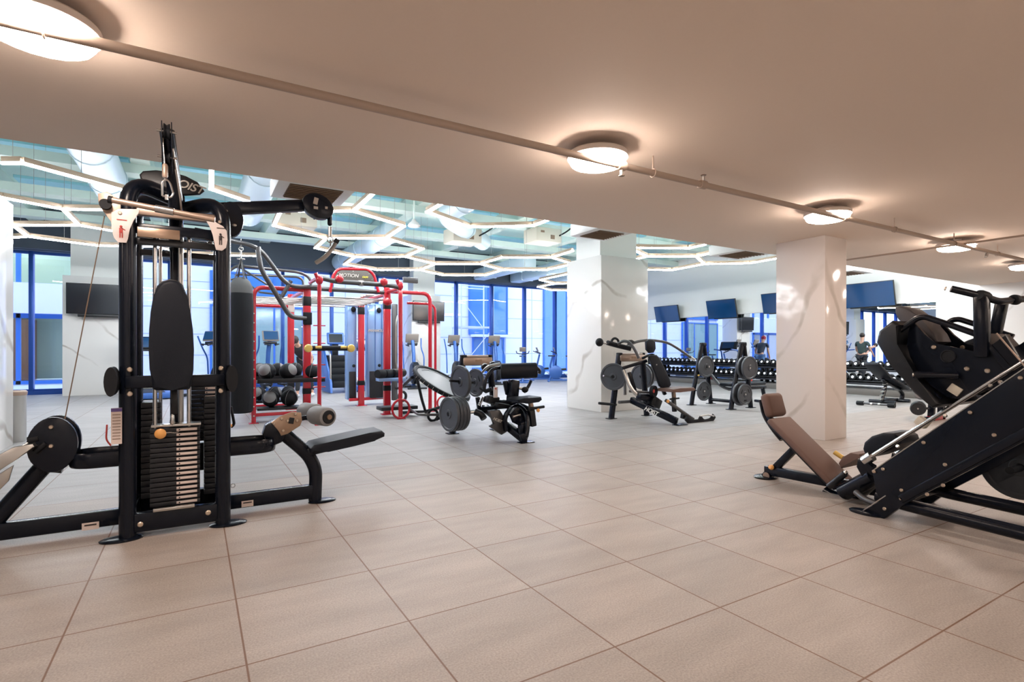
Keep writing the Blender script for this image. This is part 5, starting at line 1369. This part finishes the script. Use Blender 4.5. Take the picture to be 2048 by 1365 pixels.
put_plate(PL, at(1227, 754, Y=6.72), .45, 'round grey plate on the left peg of the seated press machine')
put_plate(PL, at(1288, 752, Y=6.95), .15, 'dark plate on the right side of the seated press machine, behind its back pad')
put_plate(PL, at(1283, 754, Y=6.95), .15, 'inner dark plate on the right side of the seated press machine')

def olympic_bench():
    t = empty('bench_press_station', (9.3, 7.1, 0), 'black bench press station with two A shaped plate uprights between the marble columns', 'weight bench')
    for y in (6.65, 7.6):
        for (a, b_) in ((8.86, 9.18), (9.46, 9.24)):
            MB().tube([(a, y, 0), (a + (b_ - a) * .15, y, .25), (b_, y, 1.26)], .045, 14, fil=.2, up=(0, 1, 0)).build('upright', 'black', t)
            MB().bb(a - .09, a + .09, y - .06, y + .06, 0, .012, .004).build('foot_plate', 'black', t)
        MB().bb(9.15, 9.28, y - .05, y + .05, 1.22, 1.30, .02).build('upright_cap', 'rubber', t)
        for x, z in ((8.95, .30), (9.1, .80)):
            pass
        MB().cyl((9.14, y - .22, .80), (9.14, y + .05, .80), .02, 12).build('plate_peg', 'chrome', t)
        MB().cyl((9.0, y - .22, .30), (9.0, y + .05, .30), .02, 12).build('plate_peg', 'chrome', t)
        MB().box((9.42, y - .047, .62), (.05, .004, .18)).build('warning_sticker', 'redink', t)
    MB().cyl((9.46, 6.65, .09), (9.46, 7.6, .09), .035, 12).build('cross_tube', 'black', t)
    MB().tube([(9.42, 7.6, .66), (9.4, 7.35, .42), (9.4, 7.15, .34), (9.4, 6.9, .34)], .03, 12, fil=.15).build('bent_tube', 'gunmetal', t)
    MB().box((9.85, 7.1, .44), (1.15, .3, .07), None, .03, 3).build('bench_pad', 'vinyl', t)
    MB().bar((9.4, 7.1, .34), (10.6, 7.1, .34), .06, .06).build('bench_rail', 'black', t)
    MB().bar((10.5, 7.1, .34), (10.6, 7.1, .02), .06, .06).build('bench_leg', 'black', t)
    MB().bar((10.6, 6.85, .03), (10.6, 7.35, .03), .06, .05).build('bench_foot', 'black', t)
    MB().lathe([(0, 0), (.02, 0), (.02, .02), (0, .02)], (8.99, 7.52, .62), (-1, -.5, 0), 10).build('peg_knob', 'yellow', t)
olympic_bench()
g_ = 'weight plates on the bench press station'
PX_ = PI / 2
put_plate(PL, (9.14, 7.46, .80), PX_, 'large plate high on the farther A upright of the bench station', group=g_)
put_plate(PLG, (9.0, 7.40, .30), PX_, 'three grip plate low on the farther A upright of the bench station', group=g_)
put_plate(PL, (9.14, 6.45, .80), PX_, 'outer large plate high on the nearer A upright of the bench station', group=g_)
put_plate(PL, (9.14, 6.55, .80), PX_, 'inner large plate high on the nearer A upright of the bench station', group=g_)
put_plate(PLG, (9.0, 6.45, .30), PX_, 'outer three grip plate low on the nearer A upright of the bench station', group=g_)
put_plate(PL, (9.0, 6.55, .30), PX_, 'inner plate low on the nearer A upright of the bench station', group=g_)
# ================================================================== DUMBBELL RACK ALONG THE MIRRORS
RXF, RXB = 14.62, 15.12
rack_n = 0
def rack(y0, y1, lab):
    t = empty('dumbbell_rack', ((RXF + RXB) / 2, (y0 + y1) / 2, 0), lab, 'dumbbell rack', 'dumbbell racks along the mirror wall')
    MB().bb(RXF - .02, RXB, y0 + .01, y1 - .01, 0, .16, .01).build('base_panel', 'rackgrey', t)
    for y in (y0 + .08, y1 - .08):
        MB().bar((RXB - .1, y, .16), (RXB - .05, y, .84), .07, .06, up=(0, 1, 0)).build('side_post', 'black', t)
    for z, x in ((.36, RXF + .12), (.70, RXF + .26)):
        R = roty(.28)
        MB().box((x, (y0 + y1) / 2, z - .05), (.34, y1 - y0 - .04, .02), R, .005).build('shelf', 'black2', t)
        MB().box((x - .165, (y0 + y1) / 2, z - .075), (.02, y1 - y0 - .04, .05), None, .004).build('shelf_edge', 'black2', t)
ys_ = [16.4, 14.3, 12.2, 10.1, 8.0, 5.9]
for k in range(5):
    rack(ys_[k + 1], ys_[k], 'two tier dumbbell rack under the mirrors, %s from the window corner' % ORD[k])
def dumbbell():
    o = empty('dumbbell', (0, 0, 0), 'x', 'dumbbell')
    MB().cyl((-.07, 0, 0), (.07, 0, 0), .017, 8).build('handle', 'brushed', o)
    for s in (-1, 1):
        MB().lathe([(.03, 0), (.068, .006), (.072, .02), (.072, .085), (.06, .098), (.0, .1)], (s * .065, 0, 0), (s, 0, 0), 14).build('head', 'rubber', o)
        MB().lathe([(0, 0), (.034, 0), (.034, .005), (0, .005)], (s * .164, 0, 0), (s, 0, 0), 12).build('end_disc', 'chromeball', o)
    return o
d0 = dumbbell(); dfirst = True
DB_CH = kids(d0)
for tier, (z, x) in enumerate(((.36, RXF + .12), (.70, RXF + .26))):
    n = 0; y = 16.25
    while y > 6.05:
        sec = min(4, int((16.4 - y) / 2.1))
        lab = 'dumbbell with round bright end, %s tier of the %s rack from the window corner' % (('lower', 'upper')[tier], ORD[sec])
        if dfirst: o = d0; dfirst = False
        else:
            o = d0.copy(); COL.objects.link(o)
            for ch in DB_CH:
                c = ch.copy(); COL.objects.link(c); c.parent = o
        o.location = (x - .0, y, z + .045); o.rotation_euler = (0, .28, 0); o['label'] = lab; o['group'] = 'dumbbells, %s tier, %s rack' % (('lower', 'upper')[tier], ORD[sec])
        y -= .19; n += 1

# adjustable bench and low bar in front of the racks
def bench():
    c = at(1778, 806, Z=0)
    t = empty('adjustable_bench', (c.x, c.y, 0), 'black adjustable bench with raised back in front of the dumbbell rack', 'weight bench')
    q = lambda px, py, dd=0: at(px, py, Y=c.y) + V((dd, 0, 0))
    d = (q(1745, 726) - q(1790, 776)); 
    for (a, b_, nm) in (((1742, 727), (1770, 757), 'back_pad'), ((1772, 758), (1806, 778), 'seat_pad')):
        MB().bar(q(*a), q(*b_), .30, .07, up=(0, 0, 1), bev=.025).build(nm, 'vinyl', t)
    MB().bar(q(1765, 760), q(1800, 782), .06, .05).build('frame_rail', 'black', t)
    MB().tube([q(1766, 758), q(1772, 775), q(1764, 802)], .03, 10, fil=.1).build('leg', 'black', t)
    for k in range(5): MB().box(q(1771 - k * 2.0, 768 + k * 7.5), (.16, .05, .012), roty(-.2)).build('ladder_step', 'brushed', t)
    MB().tube([q(1798, 778), q(1806, 790), q(1802, 803)], .045, 12, fil=.1).build('leg', 'black', t)
    MB().cyl(V((c.x - .3, c.y - .25, .04)), V((c.x - .3, c.y + .25, .04)), .035, 10).build('floor_bar', 'black', t)
    MB().cyl(V((c.x + .35, c.y - .25, .04)), V((c.x + .35, c.y + .25, .04)), .035, 10).build('floor_bar', 'black', t)
    MB().cyl(V((c.x - .32, c.y, .05)), V((c.x + .38, c.y, .05)), .03, 10).build('floor_beam', 'black', t)
bench()
a, b_ = at(1714, 806, Z=.05), at(1790, 812, Z=.05)
t = empty('floor_bar', (a + b_) / 2 * 1.0, 'low black bar with rubber ends lying on the floor in front of the adjustable bench', 'exercise bar')
MB().cyl(a, b_, .022, 10).build('shaft', 'gunmetal', t)
for p, s in ((a, 1), (b_, -1)):
    u = (b_ - a).normalized() * s
    MB().cyl(p, p + u * .12, .045, 14).build('rubber_end', 'rubber', t)
for f_ in (.4, .6): MB().cyl(a.lerp(b_, f_) - (b_ - a).normalized() * .02, a.lerp(b_, f_) + (b_ - a).normalized() * .02, .03, 10).build('ring', 'brushed', t)

# machine with two foam rollers beyond the leg press
def roller_machine():
    c = at(1858, 842, Z=0)
    t = empty('roller_machine', (c.x, c.y, 0), 'black machine with two round roller pads visible under the leg press carriage', 'gym machine')
    q = lambda px, py, y=c.y: at(px, py, Y=y)
    MB().bar(q(1862, 840), q(1866, 775), .07, .09, up=(0, 1, 0), bev=.01).build('upright', 'black', t)
    for (px, py) in ((1843, 787), (1836, 818)):
        p = q(px, py); r_ = MB().lathe([(.0, 0), (.09, 0), (.105, .015), (.105, .26), (.09, .275), (0, .275)], p, (.9, .35, 0), 26).build('roller_pad', 'grey' if py < 800 else 'stack', t)
        MB().lathe([(.014, 0), (.012, .008), (0, .008)], p, (-.9, -.35, 0), 10).build('roller_bolt', 'chrome', r_)
        MB().cyl(p + V((.12, .05, 0)), q(1864, py), .02, 10).build('roller_axle', 'black', t)
    MB().bar(q(1880, 838), V((c.x - .1, c.y, .04)), .06, .06).bb(c.x - .25, c.x + .1, c.y - .05, c.y + .05, 0, .012).build('foot', 'black', t)
    MB().bar(q(1866, 780), q(1915, 770), .05, .05).build('arm', 'black', t)
    MB().bb(c.x + .15, c.x + .75, c.y - .2, c.y + .2, .40, .47, .02).build('seat', 'vinyl', t)
    MB().bb(c.x + .4, c.x + .48, c.y - .04, c.y + .04, .0, .41).build('seat_post', 'black', t)
    MB().bb(c.x - .0, c.x + .5, c.y - .04, c.y + .04, .0, .07).build('floor_beam', 'red', t)
roller_machine()

# ================================================================== CARDIO MACHINES
def elliptical(src_label):
    t = empty('elliptical_trainer', (0, 0, 0), src_label, 'elliptical trainer')
    B = 'bluemetal'
    MB().bb(-.28, .28, -.06, .06, .0, .05, .01).bb(-.05, .05, -.9, .9, .02, .09, .01).bb(-.28, .28, .82, .92, 0, .05, .01).build('floor_frame', 'black2', t)
    MB().tube([(0, .35, .05), (0, .45, .55), (0, .35, 1.15), (0, .22, 1.42)], (.055, .05), 12, fil=.2).build('mast', B, t)
    MB().lathe([(0, -.11), (.28, -.11), (.33, -.07), (.33, .07), (.28, .11), (0, .11)], (0, .55, .46), (1, 0, 0), 26).build('drive_housing', 'black2', t)
    c = MB().box((0, .16, 1.50), (.40, .05, .28), rotx(-.35), .03, 3).build('console', 'consolegrey', t)
    MB().box((0, .125, 1.515), (.34, .01, .22), rotx(-.35)).build('console_screen', 'screenblue', c)
    MB().box((0, .2, 1.33), (.30, .16, .06), None, .02).build('console_tray', 'black2', t)
    for s in (-1, 1):
        MB().tube([(s * .30, .42, .40), (s * .31, .40, .95), (s * .27, .18, 1.20), (s * .30, .06, 1.50)], .02, 10, fil=.12).build('handle_arm', B, t)
        MB().tube([(s * .12, .22, 1.28), (s * .18, .02, 1.30), (s * .06, -.02, 1.26)], .016, 8, fil=.06).build('fixed_grip', 'black2', t)
        MB().tube([(s * .22, .5, .35), (s * .2, -.2, .28), (s * .2, -.8, .16)], .025, 8).build('pedal_arm', 'brushed', t)
        MB().bb(s * .2 - .08, s * .2 + .08, -.35, .02, .27, .31, .01).build('pedal', 'rubber', t)
    return t
el0 = elliptical('x'); el_used = False
def put_copy(src, loc, rz, label, group):
    global _u
    if src.name not in used: used[src.name] = 1; o = src
    else: o = copy_tree(src, (0, 0, 0))
    o.location = V(loc); o.rotation_euler = (0, 0, rz); o['label'] = label
    if group: o['group'] = group
    return o
ge_ = 'elliptical trainers along the windows'
for px, Y_, rz, lab in ((905, 16.1, 3.0, 'blue-lit elliptical trainer right of the television column, its tall arms raised'), (986, 16.0, 2.9, 'elliptical trainer directly behind the arm curl machine'),
                        (822, 15.6, 3.0, 'elliptical trainer in front of the television column, behind the rig posts'), (545, 14.6, 3.3, 'elliptical trainer with blue console seen through the left bay of the red rig'),
                        (412, 15.6, 2.4, 'elliptical trainer between the cable tower and the punching bag')):
    p = at(px, 700, Y=Y_); put_copy(el0, (p.x, p.y, 0), rz + (0 if px > 800 else PI), lab, ge_)

def stair_climber():
    p = at(676, 700, Y=14.9)
    t = empty('stair_climber', (p.x, p.y, 0), 'stair climber with dark steps and blue console behind the rig yellow grip bar', 'stair climber')
    x, y = p.x, p.y
    s = MB()
    for k in range(5): s.bb(x - .25, x + .25, y - .55 + k * .17, y - .3 + k * .17, .15 + k * .17, .32 + k * .17, .01)
    for k in range(0): pass
    s.build('steps', 'rubber', t)['kind'] = 'stuff'
    for q in (-1, 1):
        MB().prism([V((x + q * .31, y + a, z)) for a, z in ((-.65, .02), (.5, .02), (.5, 1.15), (.3, 1.15), (-.6, .3))], (.07, 0, 0), .02).build('side_shell', 'bluemetal', t)
        MB().tube([(x + q * .3, y - .5, .3), (x + q * .3, y - .45, 1.05), (x + q * .3, y + .2, 1.25), (x + q * .3, y + .4, 1.1)], .022, 8, fil=.12).build('hand_rail', 'brushed', t)
    c = MB().box((x, y + .3, 1.46), (.46, .06, .34), rotx(-.3), .04, 3).build('console', 'bluemetal', t)
    MB().box((x, y + .262, 1.47), (.36, .01, .24), rotx(-.3)).build('console_screen', 'screen', c)
    MB().bar((x, y + .36, 1.0), (x, y + .33, 1.4), .16, .08).build('console_post', 'black2', t)
stair_climber()
def treadmill(x, y, rz, lab):
    t = empty('treadmill', (0, 0, 0), lab, 'treadmill')
    MB().bb(-.42, .42, -1.0, .95, .02, .16, .03).build('deck', 'bluemetal', t)
    MB().bb(-.27, .27, -.95, .6, .16, .168).build('running_belt', 'rubber', t)
    MB().bb(-.38, .38, .55, 1.0, .16, .30, .05).build('motor_cover', 'white', t)
    for s in (-1, 1):
        MB().tube([(s * .38, .8, .15), (s * .38, .62, 1.12), (s * .38, .15, 1.16)], .03, 10, fil=.1).build('upright', 'bluemetal', t)
    c = MB().box((0, .58, 1.32), (.78, .08, .34), rotx(-.35), .04, 3).build('console', 'black2', t)
    MB().box((0, .532, 1.335), (.5, .01, .26), rotx(-.35)).build('console_screen', 'screenblue', c)
    MB().cyl((-.38, .5, 1.14), (.38, .5, 1.14), .025, 8).build('cross_bar', 'black2', t)
    t.location = (x, y, 0); t.rotation_euler = (0, 0, rz); return t
tm_ = treadmill(0, 0, 0, 'x')
p = at(727, 700, Y=15.6)
tm_.location = (p.x, p.y, 0); tm_.rotation_euler = (0, 0, -.1); tm_['label'] = 'treadmill with pale motor cover between the rig posts, beside the stair climber'
used[tm_.name] = 1
put_copy(tm_, (-.95, 15.7, 0), .1, 'treadmill behind the base of the cable tower', None)

def bike(lab):
    t = empty('exercise_bike', (0, 0, 0), lab, 'exercise bike')
    MB().bb(-.25, .25, -.58, -.5, .0, .06, .01).bb(-.25, .25, .5, .58, .0, .06, .01).bb(-.03, .03, -.55, .55, .03, .08, .01).build('floor_frame', 'bluemetal', t)
    MB().lathe([(0, -.05), (.2, -.05), (.24, -.03), (.24, .03), (.2, .05), (0, .05)], (0, .28, .34), (1, 0, 0), 24).build('flywheel', 'bluemetal', t)
    MB().tube([(0, .5, .05), (0, .35, .55), (0, .25, .98)], .035, 10).build('handle_post', 'bluemetal', t)
    MB().tube([(0, -.4, .05), (0, -.15, .5), (0, -.25, .88)], .035, 10, fil=.1).build('seat_post', 'bluemetal', t)
    MB().tube([(0, -.1, .45), (0, .3, .42)], .04, 10).build('main_tube', 'black2', t)
    MB().prism([V((a, b_, .92)) for a, b_ in ((-.11, -.38), (.11, -.38), (.09, -.22), (.03, -.08), (-.03, -.08), (-.09, -.22))], (0, 0, .05), .015).build('saddle', 'black2', t)
    for s in (-1, 1):
        MB().tube([(0, .25, 1.0), (s * .2, .25, 1.02), (s * .22, .45, 1.1)], .016, 8, fil=.06).build('handle_bar', 'black2', t)
        MB().bar((s * .09, .03, .34), (s * .09, .15 * s, .34 + .12 * s), .02, .03).bar((s * .09, .15 * s, .34 + .12 * s), (s * .19, .15 * s, .34 + .12 * s), .07, .02).build('crank', 'brushed', t)
    c = MB().box((0, .34, 1.16), (.22, .03, .17), rotx(-.4), .015).build('console', 'consolegrey', t)
    return t
bk0 = bike('x')
gb = 'exercise bikes by the windows'
for px, Y_, rz, lab in ((1045, 16.0, 2.6, 'exercise bike with grey console right of the arm curl machine roll'), (1092, 16.6, 1.2, 'blue-lit exercise bike next to the big marble column, nearer the middle window'),
                        (1127, 15.6, 1.0, 'exercise bike touching the left edge of the big marble column')):
    p = at(px, 700, Y=Y_); put_copy(bk0, (p.x, p.y, 0), rz, lab, gb)
# cardio machines that are seen mainly in the mirrors
for k, (x, y, rz) in enumerate(((9.75, 11.3, 1.5), (12.1, 14.2, 1.5))):
    put_copy(tm_, (x, y, 0), rz, 'treadmill hidden behind the big marble column, %s seen in the mirror' % ORD[k], 'treadmills seen in the mirrors')

# steel bin at the left column
p = V((-2.02, 9.0, 0)); 
q = at(36, 700, Y=8.9)
t = empty('waste_bin', (q.x, 8.9, 0), 'slim brushed steel waste bin beside the left marble column', 'waste bin')
MB().lathe([(.105, 0), (.11, .01), (.11, .57), (.114, .58)], (q.x - .03, 8.9, 0), n=28).build('body', 'brushed', t)
MB().lathe([(.116, .58), (.12, .6), (.12, .625), (.105, .64), (.06, .64), (.05, .61), (0, .61)], (q.x - .03, 8.9, 0), n=28).build('lid', 'tan', t)

# ================================================================== PEOPLE
def person(name_loc, rz, joints, label, shirt, legs, hairm='hair', scale=1.):
    """joints: local metres, x right, y forward"""
    t = empty('person', (0, 0, 0), label, 'person')
    J = {k: V(v) for k, v in joints.items()}
    def skin(nm, chain_list, m, parent, sub=1, root=None):
        bm = bmesh.new(); lay = bm.verts.layers.skin.verify(); vs = {}
        def vert(k, r):
            if k not in vs:
                p = J[k] if isinstance(k, str) else V(k)
                v = bm.verts.new(p); v[lay].radius = (r, r); vs[k] = v
            return vs[k]
        for ch in chain_list:
            prev = None
            for k, r in ch:
                v = vert(k, r)
                if prev is not None and not bm.edges.get((prev, v)): bm.edges.new((prev, v))
                prev = v
        first = list(vs.values())[0]; first[lay].use_root = True
        me = bpy.data.meshes.new(nm); bm.to_mesh(me); bm.free(); me.materials.append(M[m])
        o = bpy.data.objects.new(nm, me); COL.objects.link(o); o.parent = parent
        md = o.modifiers.new('s', 'SKIN'); md.use_smooth_shade = True
        ms = o.modifiers.new('d', 'SUBSURF'); ms.levels = sub; ms.render_levels = sub
        return o
    arms = []
    for s in ('l', 'r'):
        arms.append([('chest', .105), ('sh' + s, .05), ('el' + s, .038), ('wr' + s, .027), ('ha' + s, .03)])
    legs_ = [[('pelvis', .11), ('hip' + s, .085), ('kn' + s, .055), ('an' + s, .036), ('to' + s, .034)] for s in ('l', 'r')]
    body = skin('body', [[('pelvis', .11), ('waist', .10), ('chest', .105), ('neck', .048), ('head', .075), ('top', .07)]] + arms + legs_, 'skin', t, 2)
    for s in ('l', 'r'):      # fingers as short chains rooted in the hand
        h = J['ha' + s]; w = J['wr' + s]; d = (h - w).normalized()
        side = d.cross(V((0, 0, 1))) if abs(d.z) < .9 else V((1, 0, 0)); side.normalize()
        fm = MB()
        for i, L_ in enumerate((.055, .065, .06, .048)):
            b0 = h + d * .015 + side * (.022 - i * .015); 
            fm.tube([b0, b0 + d * L_ * .55, b0 + d * L_ * .9 - V((0, 0, .012))], .0075, 6)
        fm.tube([w + side * .02 + d * .02, w + side * .045 + d * .06], .009, 6)
        fm.build('fingers', 'skin', body)
    skin('shirt', [[('pelvis', .132), ('waist', .128), ('chest', .134), ('collar', .07)]] + [[('chest', .128), ('sh' + s, .066), ('sl' + s, .052)] for s in ('l', 'r')], shirt, t, 2)
    skin('trousers', [[('pelvis', .125), ('hip' + s, .10), ('kn' + s, .068), ('cu' + s, .06)] for s in ('l', 'r')], legs, t, 1)
    for s in ('l', 'r'):
        a, b2 = J['an' + s], J['to' + s]
        d = (b2 - a); d.z = 0; d.normalize()
        c = MB().tube([V((a.x, a.y, a.z - .035)) - d * .06, V((a.x, a.y, a.z - .03)) + d * .08, V((a.x, a.y, a.z - .045)) + d * .19], (.045, .04), 10, fil=.05).build('shoe', 'shoe', t)
    hd = (J['head'] + J['top']) / 2; up = (J['top'] - J['head']).normalized()
    fw = V(joints.get('face', (0, 1, 0))).normalized()
    hb = MB().ball(hd + up * .04 - fw * .018, .098, (.92, 1.0, 1.0), 16).build('hair', hairm, t)
    f = MB().tube([hd + fw * .082 + up * .0, hd + fw * .103 - up * .022], .011, 8)
    f.build('nose', 'skin', body)
    for sx in (-1, 1):
        sd = fw.cross(up).normalized() * sx
        MB().ball(hd + fw * .078 + up * .01 + sd * .03, .011, n=8).build('eye', 'white', body)
        MB().ball(hd + sd * .085 - up * .01, .022, (.5, 1, 1.2), 8).build('ear', 'skin', body)
    mth = fw.cross(up).normalized()
    MB().tube([hd + fw * .083 - up * .05 - mth * .02, hd + fw * .083 - up * .05 + mth * .02], .006, 6).build('mouth', 'redink', body)
    t.location = V(name_loc); t.rotation_euler = (0, 0, rz); t.scale = (scale,) * 3
    return t
def stand(lean=0., arm=.0, stepf=.12):
    L = lean
    def ly(z): return L * max(0, z - .95)
    J = dict(pelvis=(0, 0, .95), waist=(0, ly(1.1), 1.1), chest=(0, ly(1.33), 1.33), collar=(0, ly(1.46), 1.47), neck=(0, ly(1.5), 1.5), head=(0, ly(1.6) + .02, 1.60), top=(0, ly(1.7) + .02, 1.71), face=(0, 1, -.3 * L))
    for s, q in (('l', -1), ('r', 1)):
        st = stepf * q
        J['hip' + s] = (q * .10, 0, .88); J['kn' + s] = (q * .11, st * .6 + .05, .49); J['an' + s] = (q * .12, st, .085); J['to' + s] = (q * .13, st + .15, .04); J['cu' + s] = (q * .12, st, .14)
        cy = ly(1.42)
        J['sh' + s] = (q * .19, cy, 1.42); J['sl' + s] = (q * .235, cy + .03 + arm * .05, 1.26)
        J['el' + s] = (q * .25, cy + .03 + arm * .12, 1.14); J['wr' + s] = (q * .24, cy + .1 + arm * .32, .95 + arm * .12); J['ha' + s] = (q * .235, cy + .12 + arm * .40, .88 + arm * .14)
    return J
Jb = stand(.0, .3)
# bend the upper body forward for the man behind the rig
def bent(k):
    J = stand(.0, .6, .16)
    a = k
    for n_2, v in list(J.items()):
        if n_2 in ('face',): J[n_2] = (0, math.cos(a), -math.sin(a)); continue
        v = V(v)
        if v.z > .96 or n_2[:2] in ('sh', 'el', 'wr', 'ha', 'sl'):
            r = v - V((0, 0, .95)); v = V((r.x, r.y * math.cos(a) + r.z * math.sin(a), .95 - r.y * math.sin(a) + r.z * math.cos(a)))
            if n_2[:2] in ('wr', 'ha', 'el'): pass
        J[n_2] = tuple(v)
    return J
p = at(610, 700, Y=13.7)
person((p.x, 13.7, 0), 2.6, bent(.95), 'person in black shirt and shorts bending forward behind the red rig', 'shirtblack', 'shorts')
person((11.3, 13.0, 0), 1.4, bent(.45), 'person in red cap and navy shirt leaning forward, seen in the mirror between the columns', 'shirtnavy', 'trousers', 'capred')
person((9.0, 10.4, 0), 1.6, stand(.05, .5), 'person in dark green shirt seen from behind in the mirror right of the far column', 'shirtgreen', 'shorts')
